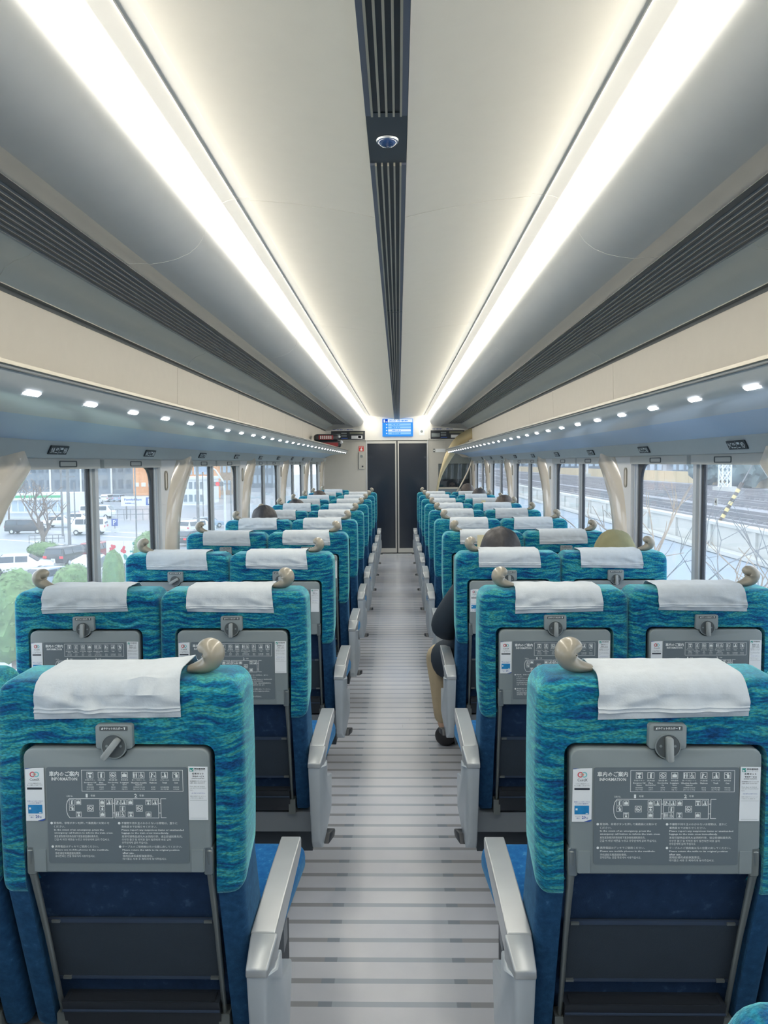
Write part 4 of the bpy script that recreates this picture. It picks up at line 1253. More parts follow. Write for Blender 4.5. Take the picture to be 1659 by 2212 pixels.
ME_LEV = {s: lever(s) for s in (-1, 1)}
def cushion(h, aisle):
    bm = rounded(-0.228, 0.280 if aisle else 0.232, 0.15, 0.64, 0.388, 0.468, 0.03, 5)
    for v in bm.verts:
        if v.co.x > 0.2 and aisle:
            v.co.x += 0.012 * math.sin(max(0, min(1, (v.co.y - 0.15) / 0.49)) * math.pi) - 0.012
            if v.co.y < 0.25: v.co.x -= 0.04
        v.co.z += (v.co.y - 0.15) * 0.06
    if h < 0:
        for v in bm.verts: v.co.x = -v.co.x
        bmesh.ops.reverse_faces(bm, faces=bm.faces[:])
    return finish(bm, 'seat_cushion', ['blue'], None, True, 60)
ME_CUSH = {(s, a): cushion(s, a) for s in (-1, 1) for a in (True, False)}

def make_seat(h, aisle):
    s = obj('reclining_seat', None)
    s.empty_display_size = 0.1
    ks = []
    def add(name, me, parent=None, loc=(0, 0, 0)):
        o = obj(name, me, parent or s, loc)
        KIDS.setdefault((parent or s).name, []).append(o)
        return o
    add('back_cushion', ME_TEAL); add('lower_back', ME_NAVY); add('seat_cushion', ME_CUSH[(h, aisle)])
    bp = add('back_panel', ME_BACKP)
    pk = add('net_pocket', ME_POCKET); add('clip', ME_CLIP, pk)
    add('foot_rest', ME_FOOT)
    tr = add('tray_table', ME_TRAY)
    add('hinge_cover', ME_HINGE, tr, (-0.148, 0, 0)); add('hinge_cover', ME_HINGE, tr, (0.148, 0, 0)); add('info_panel', ME_INFO, tr); add('printing', ME_PRINT, tr)
    a = add('sticker', ME_STL, tr); a['label'] = 'white sticker with two coloured rings and a blue card'
    a = add('sticker', ME_STR, tr); a['label'] = 'white sticker with a green square and small lettering'
    add('tray_arm', ME_ARM[-1]); add('tray_arm', ME_ARM[1])
    th = add('ticket_holder', ME_HOLD)
    add('latch_recess', ME_DISC, th); add('latch_rim', ME_RIM, th); add('label_strip', ME_HL, th); add('printing', ME_HT, th)
    add('latch', ME_LATCH, th, (0, -0.0155, 1.004))
    add('grab_handle', ME_HANDLE[h], None, (h * 0.158, 0.062, 1.124))
    add('headrest_cover', COVERS[(h, 0)], None, (-h * 0.008, 0, 0))
    if aisle:
        ar = add('armrest', ME_POST[h], None, (h * 0.259, 0.0, 0))
        add('armrest_cap', ME_CAP[h], ar); add('armrest_bar', ME_BAR[h], ar); add('recline_pedal', ME_LEV[h], ar)
    return s
PROTO = {}
for h in (-1, 1):
    for a in (True, False):
        PROTO[(h, a)] = make_seat(h, a)
used = set()
def place_seat(h, aisle, X, Y, label):
    key = (h, aisle)
    if key in used: s = copy_tree(PROTO[key])
    else: s = PROTO[key]; used.add(key)
    s.location = (X, Y, 0)
    return tag(s, label, 'seat', 'reclining seats in rows')
def kid(s, name):
    for c in s.children:
        if c.name.split('.')[0] == name: return c
DR = 1.39
ORD = ['nearest', 'second', 'third', 'fourth', 'fifth', 'sixth', 'seventh', 'eighth', 'ninth', 'tenth', 'eleventh']
rnd = random.Random(4)
SEATS = {}
def seat_at(k, side, aisle):
    sx = -1 if side == 'left' else 1
    h = -sx if aisle else sx            # which local end carries the handle
    X = sx * (0.507 if aisle else 0.976)
    extra = {(0, 'left', True): ', its latch turned aslant', (2, 'left', False): ', its latch turned aslant', (2, 'right', True): ', with a dark-haired person seated',
             (2, 'right', False): ', with an olive cap showing above it', (4, 'left', False): ', with dark hair showing above it'}.get((k, side, aisle), '')
    lab = 'teal seat in the %s row, %s %s side%s' % (ORD[k] if k >= 0 else 'cut-off foremost', side, 'aisle' if aisle else 'window', extra)
    s = place_seat(h, aisle, X, DR + k, lab)
    cv = kid(s, 'headrest_cover')
    cv.data = COVERS[(h, rnd.randrange(4))]
    cv.location = (-h * 0.008 + rnd.uniform(-0.008, 0.008), 0, rnd.uniform(-0.003, 0.003))
    SEATS[(k, side, aisle)] = s
    return s
bpy.context.view_layer.update()
for k in range(0, 10):
    for side in ('left', 'right'):
        seat_at(k, side, True); seat_at(k, side, False)
seat_at(-1, 'left', True)
s_ = place_seat(1, False, 0.490, DR - 1 + 0.035, 'teal seat corner cut off at the bottom right of the view')
kid(s_, 'headrest_cover').location.x = 0.03
seat_at(10, 'left', False)
SEATS[(10, 'left', False)].location.x += 0.03
SEATS[(0, 'left', True)].children
c = kid(SEATS[(0, 'left', True)], 'headrest_cover'); c.data = COVERS[(1, 'lift')]; c.location = (-0.014, 0, 0)
c = kid(SEATS[(0, 'right', True)], 'headrest_cover'); c.data = COVERS[(-1, 2)]; c.location = (0.012, 0, 0)
for key, ang in (((0, 'left', True), 38), ((2, 'left', False), 60)):
    th = kid(SEATS[key], 'ticket_holder')
    for c in th.children:
        if c.name.split('.')[0] == 'latch': c.rotation_euler.y = math.radians(ang)

# pedestals under each pair
ME_BEAM = MB().box(-0.47, 0.47, 0.115, 0.165, 0.285, 0.352).box(-0.47, 0.47, 0.45, 0.51, 0.30, 0.36).mesh('beam', 'beam', bevel=(0.004, 2))
ME_BASE = MB().prism([(-0.26, 0.0), (0.26, 0.0), (0.20, 0.20), (0.20, 0.32), (-0.20, 0.32), (-0.20, 0.20)], 'y', 0.16, 0.44).mesh('pedestal', 'under', bevel=(0.01, 2))
ME_SKIRT = MB().box(-0.46, 0.46, 0.17, 0.60, 0.19, 0.30).mesh('under_tray', 'under', bevel=(0.006, 2))
ME_SWITCH = MB().box(0.30, 0.34, 0.44, 0.445, 0.22, 0.26).mesh('junction_cover', 'beam', bevel=(0.003, 1))
for k in range(-1, 10):
    for sx, side in ((-1, 'left'), (1, 'right')):
        t = thing('seat_pedestal', 'grey steel pedestal and beam under the %s seat pair of the %s side' % (ORD[k] if k >= 0 else 'foremost', side), 'seat base',
                  (sx * 0.742, DR + k, 0), 0, 'pedestals under the seat pairs')
        for nm, me in (('beam', ME_BEAM), ('pedestal', ME_BASE), ('under_tray', ME_SKIRT)):
            obj(nm, me, t)

# yellow paper slips in two ticket holders
for (px, y, z, lab) in ((0.49, DR + 3 - 0.02, 1.062, 'pale yellow paper slip in the holder beside the dark-haired head'), (0.945, DR + 7 - 0.02, 1.06, 'pale yellow slip on a far right window-side seat back')):
    o = MB().box(-0.022, 0.022, -0.001, 0.001, -0.045, 0.045).build('paper_slip', 'paper', None, loc=(px, y, z), smooth=False)
    tag(o, lab, 'paper')

# ------------------------------------------------------------------ people
def skin_mesh(name, pts, edges, root, mats, sub=2):
    bm = bmesh.new()
    keys = list(pts)
    vs = {k: bm.verts.new(pts[k][0]) for k in keys}
    for a, b in edges: bm.edges.new((vs[a], vs[b]))
    me = bpy.data.meshes.new('s'); bm.to_mesh(me); bm.free()
    o = bpy.data.objects.new('s', me); COL.objects.link(o)
    md = o.modifiers.new('k', 'SKIN')
    sk = me.skin_vertices[0].data
    for i, k in enumerate(keys):
        r = pts[k][1]
        sk[i].radius = (r, r) if isinstance(r, (int, float)) else r
        sk[i].use_root = (k == root)
    o.modifiers.new('b', 'SUBSURF').levels = sub
    dg = bpy.context.evaluated_depsgraph_get()
    out = bpy.data.meshes.new_from_object(o.evaluated_get(dg))
    bpy.data.objects.remove(o); bpy.data.meshes.remove(me)
    out.name = name
    out.materials.clear()
    for m in mats: out.materials.append(M[m])
    out.shade_smooth()
    return out
def seated(X, Y, label, hair='hair', coat='coat', top=1.20, lean_x=0.0, legs=None, group=None, cap=False, look=0.0, arms=None, loose=False, foot=1.0):
    # X, Y: seat centre on the floor; the person faces +y
    t = thing('person', label, 'person', (X, Y, 0), 0, group)
    hz = top - 0.115
    L = dict(hipL=(-0.09, 0.30, 0.54), kneeL=(-0.12, 0.72, 0.55), ankL=(-0.12, 0.74, 0.12), toeL=(-0.12, 0.88, 0.05),
             hipR=(0.09, 0.30, 0.54), kneeR=(0.12, 0.72, 0.55), ankR=(0.12, 0.74, 0.12), toeR=(0.12, 0.88, 0.05))
    if legs: L.update(legs)
    A = dict(shL=(-0.17, 0.27, top - 0.33), elL=(-0.24, 0.32, 0.70), wrL=(-0.12, 0.52, 0.64), shR=(0.17, 0.27, top - 0.33), elR=(0.24, 0.32, 0.70), wrR=(0.12, 0.52, 0.64))
    if arms: A.update(arms)
    lx = lean_x
    P = {'pelvis': ((0, 0.29, 0.54), 0.13), 'waist': ((lx * 0.3, 0.28, 0.68), 0.12), 'chest': ((lx * 0.6, 0.27, top - 0.36), 0.14), 'neckb': ((lx * 0.8, 0.28, top - 0.25), 0.055), 'neck': ((lx, 0.29, top - 0.21), 0.052),
         'skull': ((lx, 0.29, hz), (0.088, 0.098)), 'crown': ((lx, 0.285, top - 0.055), 0.07),
         'face': ((lx + look * 0.03, 0.345, hz - 0.03), 0.055), 'nose': ((lx + look * 0.06, 0.40, hz - 0.02), 0.012), 'chin': ((lx + look * 0.04, 0.36, hz - 0.085), 0.03)}
    E_ = [('pelvis', 'waist'), ('waist', 'chest'), ('chest', 'neckb'), ('neckb', 'neck'), ('neck', 'skull'), ('skull', 'crown'), ('skull', 'face'), ('face', 'nose'), ('face', 'chin')]
    for s in 'LR':
        P['hip' + s] = (L['hip' + s], 0.085); P['knee' + s] = (L['knee' + s], 0.058); P['ank' + s] = (L['ank' + s], 0.036); P['toe' + s] = (L['toe' + s], 0.032)
        mid = tuple((a + b) / 2 for a, b in zip(L['knee' + s], L['ank' + s])); P['calf' + s] = ((mid[0], mid[1] - 0.01, mid[2] + 0.06), 0.054)
        E_ += [('pelvis', 'hip' + s), ('hip' + s, 'knee' + s), ('knee' + s, 'calf' + s), ('calf' + s, 'ank' + s), ('ank' + s, 'toe' + s)]
        P['sh' + s] = (A['sh' + s], 0.055); P['el' + s] = (A['el' + s], 0.042); P['wr' + s] = (A['wr' + s], 0.028)
        w_ = Vector(A['wr' + s]); d = (w_ - Vector(A['el' + s])).normalized()
        P['palm' + s] = (tuple(w_ + d * 0.07), (0.036, 0.018))
        E_ += [('chest', 'sh' + s), ('sh' + s, 'el' + s), ('el' + s, 'wr' + s), ('wr' + s, 'palm' + s)]
        side = Vector((0, 0, 1)).cross(d).normalized()
        for q, (off, ln) in enumerate(((-0.027, 0.06), (-0.009, 0.07), (0.009, 0.068), (0.027, 0.052))):
            b0 = w_ + d * 0.085 + side * off
            P['f%s%da' % (s, q)] = (tuple(b0 + d * ln * 0.5 + Vector((0, 0, -0.006))), 0.0085); P['f%s%db' % (s, q)] = (tuple(b0 + d * ln * 0.9 + Vector((0, 0, -0.024))), 0.0075)
            E_ += [('palm' + s, 'f%s%da' % (s, q)), ('f%s%da' % (s, q), 'f%s%db' % (s, q))]
        k_ = 1 if s == 'L' else -1
        P['th' + s] = (tuple(w_ + d * 0.06 - side * 0.05 * k_), 0.010); E_.append(('palm' + s, 'th' + s))
    obj('body', skin_mesh('body', P, E_, 'pelvis', ['skin'], 1), t)
    # coat: torso and sleeves
    C_ = {k: (P[k][0], (P[k][1] if isinstance(P[k][1], float) else 0.1) + 0.022) for k in ('pelvis', 'waist', 'chest', 'shL', 'shR', 'elL', 'elR')}
    for s in 'LR': C_['wr' + s] = (P['wr' + s][0], 0.045)
    C_['neckb'] = (P['neckb'][0], 0.075)
    ce = [('pelvis', 'waist'), ('waist', 'chest'), ('chest', 'neckb'), ('chest', 'shL'), ('chest', 'shR'), ('shL', 'elL'), ('shR', 'elR'), ('elL', 'wrL'), ('elR', 'wrR')]
    if loose:
        for s in 'LR':
            h_ = Vector(L['hip' + s]); k2 = Vector(L['knee' + s])
            C_['sk' + s] = (tuple(h_ + (k2 - h_) * 0.5 + Vector((0, 0, 0.0))), 0.115); C_['sm' + s] = (tuple(h_ + (k2 - h_) * 0.92 + Vector((-0.025 if s == 'L' else 0.01, 0, -0.035))), (0.095, 0.12))
            ce += [('pelvis', 'sk' + s), ('sk' + s, 'sm' + s)]
        C_['elL'] = (P['elL'][0], 0.072); C_['shL'] = (P['shL'][0], 0.08)
    obj('coat', skin_mesh('coat', C_, ce, 'pelvis', [coat], 2), t)
    for s in 'LR':
        T_ = {'a': (L['hip' + s], 0.10), 'b': (L['knee' + s], 0.074), 'c': (P['calf' + s][0], 0.064), 'd': (L['ank' + s], 0.052)}
        T_['d'] = ((L['ank' + s][0], L['ank' + s][1], L['ank' + s][2] + 0.02), 0.05)
        obj('trouser_leg', skin_mesh('trouser_leg', T_, [('a', 'b'), ('b', 'c'), ('c', 'd')], 'a', ['khaki'], 2), t)
        a_ = Vector(L['ank' + s]); b_ = Vector(L['toe' + s])
        d_ = (b_ - a_); d_.z = 0; d_.normalize()
        S_ = {'h': (tuple(a_ + d_ * -0.03 + Vector((0, 0, 0.045 - a_.z))), 0.045 * foot), 'm': (tuple(a_ + d_ * 0.08 + Vector((0, 0, 0.05 * foot - a_.z))), (0.05 * foot, 0.045 * foot)), 't': (tuple(a_ + d_ * 0.20 + Vector((0, 0, 0.038 * foot - a_.z))), (0.047 * foot, 0.034 * foot))}
        obj('shoe', skin_mesh('shoe', S_, [('h', 'm'), ('m', 't')], 'm', ['shoe'], 2), t)
    # hair cap: displaced ellipsoid, open at the face
    bm = bmesh.new()
    bmesh.ops.create_uvsphere(bm, u_segments=48, v_segments=28, radius=1)
    for v in bm.verts:
        d = v.co.copy()
        n_ = noise.noise(Vector((d.x * 9, d.y * 9, d.z * 2.2)) + Vector((X * 7, Y, 0))) * 0.035 + noise.noise(d * 2.5 + Vector((X, Y, 3))) * 0.04
        r = 1 + n_ + (0 if d.z > -0.3 else 0.04)
        v.co = Vector((lx + d.x * 0.096 * r, 0.283 + d.y * 0.108 * r, top - 0.108 + d.z * (0.108 if d.z > 0 else 0.125) * r))
    dele = [v for v in bm.verts if v.co.y > 0.335 and v.co.z < top - 0.07]
    bmesh.ops.delete(bm, geom=dele, context='VERTS')
    obj('cap' if cap else 'hair', finish(bm, 'hair', ['olive' if cap else hair], None, True, 80), t)
    for sx in (-1, 1):
        mb = MB()
        bmesh.ops.create_uvsphere(mb.bm, u_segments=12, v_segments=8, radius=0.011)
        mb.build('eye', ['printdk'], t, loc=(lx + sx * 0.03 + look * 0.04, 0.388, hz - 0.002))
        mb = MB()
        bmesh.ops.create_uvsphere(mb.bm, u_segments=12, v_segments=8, radius=1, matrix=Matrix.Diagonal((0.008, 0.018, 0.03, 1)))
        mb.build('ear', ['skin'], t, loc=(lx + sx * 0.098, 0.30, hz - 0.02))
    return t
R3 = DR
seated(0.507, R3 + 2, 'person in loose dark coat and khaki trousers by the aisle, black shoe showing', top=1.212, loose=True,
       foot=1.25, legs=dict(kneeL=(-0.285, 0.66, 0.51), ankL=(-0.250, 0.66, 0.10), toeL=(-0.20, 0.76, 0.05), kneeR=(0.02, 0.76, 0.53), ankR=(0.03, 0.80, 0.10)),
       arms=dict(shL=(-0.18, 0.27, 0.90), elL=(-0.285, 0.32, 0.71), wrL=(-0.16, 0.54, 0.66)))
seated(0.976, R3 + 2, 'person in an olive cap in the window seat, third row on the right', cap=True, top=1.196, lean_x=0.075)
seated(-0.976, R3 + 4, 'person with round dark hair in the left window seat by the third rib', top=1.215, lean_x=0.0)
seated(0.976, R3 + 6, 'person with dark brown hair in a far right window seat, seventh row', hair='hairbr', top=1.195, lean_x=0.10)
seated(0.976, R3 + 9, 'person with brown hair in the farthest right window seat before the end wall', hair='hairbr', top=1.23)
seated(0.976, R3 + 8, 'person with dark hair just before the brown-haired one at the far right', top=1.20, lean_x=0.06)
seated(-0.976, R3 + 8, 'person with greyish brown hair in the far left window seat, ninth row', hair='hairbr', top=1.18)
seated(-0.976, R3 + 6, 'person whose dark hair barely shows at the left window, seventh row', top=1.165, lean_x=-0.03)

# hand bag lying on the left rack
t = thing('luggage_bag', 'black and red bag lying on the far end of the left luggage rack', 'bag', (-0.97, 10.7, 1.735), 0.25)
mb = MB()
bm = rounded(-0.19, 0.19, -0.10, 0.10, 0.0, 0.10, 0.035, 4); me = finish(bm, 'body', ['blackpl']); obj('body', me, t)
bm = rounded(-0.18, 0.15, -0.11, 0.06, 0.09, 0.185, 0.035, 4); me = finish(bm, 'upper_body', ['blackpl']); obj('upper_body', me, t)
M['bagred'] = mat('bag_red', (150, 50, 56), 0.6, var=0.1)
MB().box(-0.13, 0.07, -0.115, -0.108, 0.11, 0.17).build('red_patch', 'bagred', t, bevel=(0.004, 1))
MB().box(-0.08, 0.14, -0.105, -0.098, 0.02, 0.07).build('red_patch', 'bagred', t, bevel=(0.004, 1))
mb = MB()
for k in range(6): mb.box(-0.11 + k * 0.028, -0.095 + k * 0.028, -0.118, -0.115, 0.12, 0.162)
mb.build('white_lettering', 'print', t, smooth=False)
for (x, z, r) in ((0.155, 0.15, 0.022), (0.185, 0.075, 0.026)):
    mb = MB(); bmesh.ops.create_uvsphere(mb.bm, u_segments=12, v_segments=8, radius=r); mb.build('metal_fitting', 'alu', t, loc=(x, -0.09, z))

# ------------------------------------------------------------------ outside, left: a street seen from the raised line
def sm(name, col, **k):
    if name not in M: M[name] = mat(name, col, k.pop('rough', 0.6), **k)
    return name
sm('asphalt', (136, 144, 154), rough=0.35, var=0.06, scale=0.3)
sm('grass', (116, 134, 104), var=0.2, scale=2)
sm('bush', (108, 140, 92), var=0.25, scale=6, rough=0.8)
sm('carwhite', (226, 230, 234), rough=0.25, var=0.0, coat=0.5)
sm('carblack', (54, 60, 68), rough=0.25, var=0.0, coat=0.5)
sm('carred', (150, 60, 66), rough=0.25, var=0.0, coat=0.5)
sm('carblue', (150, 170, 194), rough=0.25, var=0.0, coat=0.5)
sm('carglass', (70, 82, 94), rough=0.1, var=0.0)
sm('tyre', (52, 56, 60), rough=0.8)
sm('bldgrey', (122, 136, 148), var=0.05, scale=0.2)
sm('bldgrey2', (92, 106, 120), var=0.05, scale=0.2)
sm('bldorange', (222, 160, 108), var=0.05, scale=0.2)
sm('bldwin', (168, 188, 204), rough=0.2, var=0.1, scale=0.4)
sm('bldwhite', (218, 224, 228), var=0.03)
sm('signgreen', (60, 170, 120), var=0)
sm('bark', (112, 102, 96), var=0.2, scale=8, rough=0.9)
sm('leafbrown', (164, 146, 124), var=0.3, scale=3)
sm('pole', (120, 124, 128), var=0.05)
sm('concwhite', (186, 188, 184), var=0.05, scale=1.5)
sm('concblue', (132, 147, 162), var=0.05, scale=1.0)
sm('ballast', (138, 140, 148), var=0.2, scale=6, bump=1.0, bscale=12, rough=0.95)
sm('railsteel', (112, 112, 118), rough=0.5)
sm('sleeper', (126, 126, 130), var=0.1)
sm('wallyellow', (190, 172, 134), var=0.05, scale=0.6)
sm('viaduct', (156, 172, 186), var=0.05, scale=0.3)
sm('darkplant', (104, 124, 128), var=0.3, scale=0.6)
GZ = -6.5
def hx(px, d):                     # lateral position of an image column at depth d
    return CAMX + (px - 861) / 1660 * d
def ground(px, py):
    d = (H - GZ) * 1660 / (py - 1000)
    return hx(px, d), d
g = MB().box(-420, -7.5, -40, 560, GZ - 0.3, GZ).build('street_ground', 'asphalt', smooth=False)
struct(g, 'wet pale grey asphalt street and car park')
g = MB().prism([(-7.5, GZ - 0.3), (-14, GZ - 0.3), (-14, GZ), (-4.6, -1.6), (-2.2, -1.2), (-1.9, -1.2), (-1.9, GZ - 0.3)], 'y', -40, 300).build('embankment', 'grass', smooth=False)
struct(g, 'grassy railway embankment below the left windows')

# dashes and road markings
def marking(x, y, L_, wd, rot, label):
    o = MB().box(-wd / 2, wd / 2, -L_ / 2, L_ / 2, 0.0, 0.012).build('road_marking', 'bldwhite', None, smooth=False, loc=(x, y, GZ), rotz=rot)
    tag(o, label, 'road marking', 'white road markings')
for (px, py, L_, lab) in ((270, 1148, 9, 'white road line below the blue parking sign'), (300, 1160, 12, 'long white road line right of the blue parking sign'), (110, 1172, 7, 'short white road line beside the bare tree'), (40, 1165, 8, 'white road line at the left edge of the window')):
    x, d = ground(px, py); marking(x, d, L_, 0.3, 1.1, lab)

def car(px, py, kind, col, L_, Wd, Ht, rot, label, d=None, lights=None):
    x, dd = ground(px, py)
    nm = 'van' if kind == 'van' else 'car'
    t = thing(nm, label, nm, (x, dd + Wd / 2, GZ), rot, 'cars in the wet street')
    if kind == 'van': pr = [(-.5, .18), (-.5, .72), (-.49, .97), (-.46, 1.0), (.30, 1.0), (.36, .96), (.46, .60), (.50, .50), (.50, .18)]
    elif kind == 'wagon': pr = [(-.5, .2), (-.5, .62), (-.46, .95), (-.42, 1.0), (.12, 1.0), (.18, .96), (.30, .64), (.47, .55), (.50, .42), (.50, .2)]
    else: pr = [(-.5, .2), (-.5, .60), (-.40, .66), (-.26, .97), (-.20, 1.0), (.06, 1.0), (.12, .96), (.26, .64), (.46, .56), (.50, .42), (.50, .2)]
    poly = [(a * L_, b * Ht) for a, b in pr]
    mb = MB().prism(poly, 'y', -Wd / 2, Wd / 2)
    for v in mb.bm.verts:
        if v.co.z > Ht * 0.62: v.co.y *= 1 - 0.22 * (v.co.z / Ht - 0.62) / 0.38
    mb.build('body', col, t, bevel=(0.06, 2))
    # glass band
    z0, z1 = Ht * 0.64, Ht * 0.93
    wx = {'van': [(-.46, -.20), (-.18, .08), (.10, .33)], 'wagon': [(-.44, -.20), (-.18, .12)], 'sedan': [(-.30, -.08), (-.06, .12)]}[kind]
    for a, b in wx:
        for sy in (-1, 1):
            mb = MB().box(a * L_, b * L_, sy * Wd / 2 - 0.01, sy * Wd / 2 + 0.01, z0, z1)
            for v in mb.bm.verts:
                v.co.y *= 1 - 0.22 * (v.co.z / Ht - 0.62) / 0.38
                v.co.y += 0.012 * sy
            mb.build('side_window', 'carglass', t, smooth=False)
    # rear and front glass
    for e, s in (((-.5 if kind != 'sedan' else -.37), -1), ((.36 if kind == 'van' else .22), 1)):
        if kind == 'sedan' and s < 0: q = [(-.405, .68), (-.275, .95)]
        elif s < 0: q = [(-.503, .66), (-.475, .94)]
        elif kind == 'van': q = [(.455, .64), (.372, .95)]
        else: q = [(.275, .66), (.14, .95)]
        k_ = 0.40
        mb = MB().prism([(q[0][0] * L_ + 0.02 * s, q[0][1] * Ht), (q[1][0] * L_ + 0.02 * s, q[1][1] * Ht), (q[1][0] * L_ - 0.02 * s, q[1][1] * Ht), (q[0][0] * L_ - 0.02 * s, q[0][1] * Ht)], 'y', -Wd * k_, Wd * k_)
        mb.build('windscreen', 'carglass', t, smooth=False)
    for a in (-.32, .31):
        for sy in (-1, 1):
            mb = MB().prism(circ(a * L_, 0.31, 0.31, 16), 'y', sy * Wd / 2 - 0.18 if sy > 0 else -Wd / 2 - 0.02, sy * Wd / 2 + 0.02 if sy > 0 else -Wd / 2 + 0.18)
            wh = mb.build('wheel', 'tyre', t)
            MB().prism(circ(a * L_, 0.31, 0.17, 12), 'y', sy * (Wd / 2 + 0.015), sy * (Wd / 2 + 0.035)).build('hubcap', 'alu', wh)
    for sy in (-1, 1):
        MB().box(-.5 * L_ - 0.04, -.5 * L_ + 0.03, sy * Wd * 0.40 - 0.14, sy * Wd * 0.40 + 0.14, Ht * 0.45, Ht * 0.56).build('tail_lamp', 'redlamp' if lights else 'pred', t, smooth=False)
        MB().box(.5 * L_ - 0.05, .5 * L_ + 0.02, sy * Wd * 0.38 - 0.15, sy * Wd * 0.38 + 0.15, Ht * 0.40, Ht * 0.50).build('headlamp', 'sticker', t, smooth=False)
    MB().box(-.5 * L_ - 0.03, -.5 * L_ + 0.01, -0.17, 0.17, Ht * 0.34, Ht * 0.44).build('number_plate', 'bldwhite', t, smooth=False)
    return t
R_ = math.radians
car(129, 1219, 'wagon', 'carblack', 4.3, 1.8, 1.55, R_(80), 'black car with glowing red tail lamps seen from behind', lights=True)
car(196, 1207, 'wagon', 'carred', 4.0, 1.75, 1.5, R_(84), 'dark red car with tail lamps lit beside the black one', lights=True)
car(18, 1240, 'sedan', 'carwhite', 4.6, 1.8, 1.45, R_(20), 'white saloon car in the lower left of the window')
car(88, 1272, 'sedan', 'carblue', 4.4, 1.75, 1.4, R_(70), 'blue-grey saloon car right of the white saloon')
car(172, 1266, 'van', 'carwhite', 4.2, 1.75, 1.9, R_(100), 'white van behind the round clipped bush')
car(178, 1153, 'van', 'carwhite', 3.9, 1.7, 1.95, R_(188), 'white boxy minivan near the blue parking sign')
car(42, 1150, 'wagon', 'carblack', 4.7, 1.8, 1.7, R_(4), 'dark blue-black wagon parked at far left of the street')
car(118, 1136, 'sedan', 'carwhite', 4.4, 1.75, 1.5, R_(5), 'white car partly behind the bare tree')
car(200, 1117, 'van', 'carwhite', 4.9, 1.8, 2.0, R_(0), 'white van with dark side windows in the car park')
car(160, 1128, 'sedan', 'carwhite', 4.4, 1.75, 1.45, R_(0), 'white car in front of the car-park van')
for i, (px, kd, c) in enumerate(((146, 'wagon', 'carwhite'), (172, 'sedan', 'carblack'), (198, 'wagon', 'carwhite'), (226, 'van', 'carwhite'), (252, 'wagon', 'carblue'))):
    car(px, 1085 if i < 3 else 1080, kd, c, 4.2, 1.75, 1.6, R_(86), ['pale parked car, leftmost of the far row below the grey building', 'dark parked car in the far row below the grey building', 'pale parked car, third of the far row below the grey building', 'white parked van right of the mullion in the far row', 'light blue parked car, rightmost of the far row'][i])
car(418, 1152, 'wagon', 'carwhite', 4.3, 1.8, 1.6, R_(60), 'white car seen through the second left window')
car(405, 1176, 'sedan', 'carblack', 4.4, 1.8, 1.45, R_(70), 'dark saloon car in the second left window', lights=True)
car(438, 1140, 'sedan', 'carblue', 4.4, 1.8, 1.45, R_(50), 'grey-blue car beside the curved lamp mast')

def building(name, label, px0, px1, d, ztop, col, wincol, nx, nz, depth=12, zb=GZ, cat='building', win=True, wh=0.55):
    x0, x1 = hx(px0, d), hx(px1, d)
    t = thing(name, label, cat, ((x0 + x1) / 2, d, zb))
    W_ = (x1 - x0) / 2
    hh = ztop - zb
    MB().box(-W_, W_, 0, depth, 0, hh).build('wall', col, t, smooth=False)
    MB().box(-W_ - 0.2, W_ + 0.2, -0.2, depth + 0.2, hh, hh + 0.5).build('parapet', col, t, smooth=False)
    if win:
        me = None
        for j in range(nz):
            for i in range(nx):
                a = -W_ + (i + 0.5) * 2 * W_ / nx; z = (j + 0.55) * hh / nz
                if me is None:
                    w2 = W_ / nx * 0.62; h2 = hh / nz * wh / 2
                    me = MB().box(-w2, w2, -0.08, 0.02, -h2, h2).mesh('window_pane', wincol, smooth=False)
                obj('window_pane', me, t, (a, 0, z))
    return t
tb = building('office_building', 'wide blue-grey building filling the back of the left window', 40, 284, 215, 26, 'bldgrey', 'bldgrey2', 14, 7)
for px in (104, 171, 238):
    MB().box(-0.25, 0.25, -0.3, 0, 0, 32).build('white_pipe', 'bldwhite', tb, smooth=False, loc=(hx(px, 215) - tb.location.x, 0, 0))
building('apartment_building', 'dark grey building at the far left behind the shop', -80, 62, 240, 30, 'bldgrey2', 'bldwin', 8, 8)
building('orange_building', 'plain orange building right of the grey one', 285, 345, 200, 24, 'bldorange', 'bldwhite', 4, 6, wh=0.2)
building('orange_building', 'orange-brown building seen through the second left window', 395, 448, 170, 16, 'bldorange', 'bldwin', 5, 5)
building('apartment_building', 'tall brownish building behind the red traffic light', 448, 500, 200, 30, 'leafbrown', 'bldwin', 5, 8)
building('apartment_building', 'grey building far off in the third left window', 535, 620, 260, 24, 'bldgrey', 'bldwin', 8, 6)
building('low_house', 'low pale house wall under the orange-brown building', 380, 440, 150, -1.5, 'bldwhite', 'bldgrey', 5, 2)
# convenience store with a green band
x0, d0 = ground(20, 1092)
t = thing('shop', 'low white shop with a green band along its canopy', 'shop', (hx(70, 128), 128, GZ))
W_ = (hx(126, 128) - hx(10, 128)) / 2
MB().box(-W_, W_, 0, 10, 0, 3.2).build('wall', 'bldwhite', t, smooth=False)
MB().box(-W_, W_, -0.6, 0, 2.2, 3.4).build('canopy', 'bldwhite', t, smooth=False)
MB().box(-W_, W_, -0.65, -0.58, 2.6, 3.0).build('green_band', 'signgreen', t, smooth=False)
for k in range(8): MB().box(-W_ + 0.4 + k * W_ / 4, -W_ + 0.4 + (k + 0.8) * W_ / 4, -0.05, 0.02, 0.3, 2.0).build('shop_window', 'bldwin', t, smooth=False)
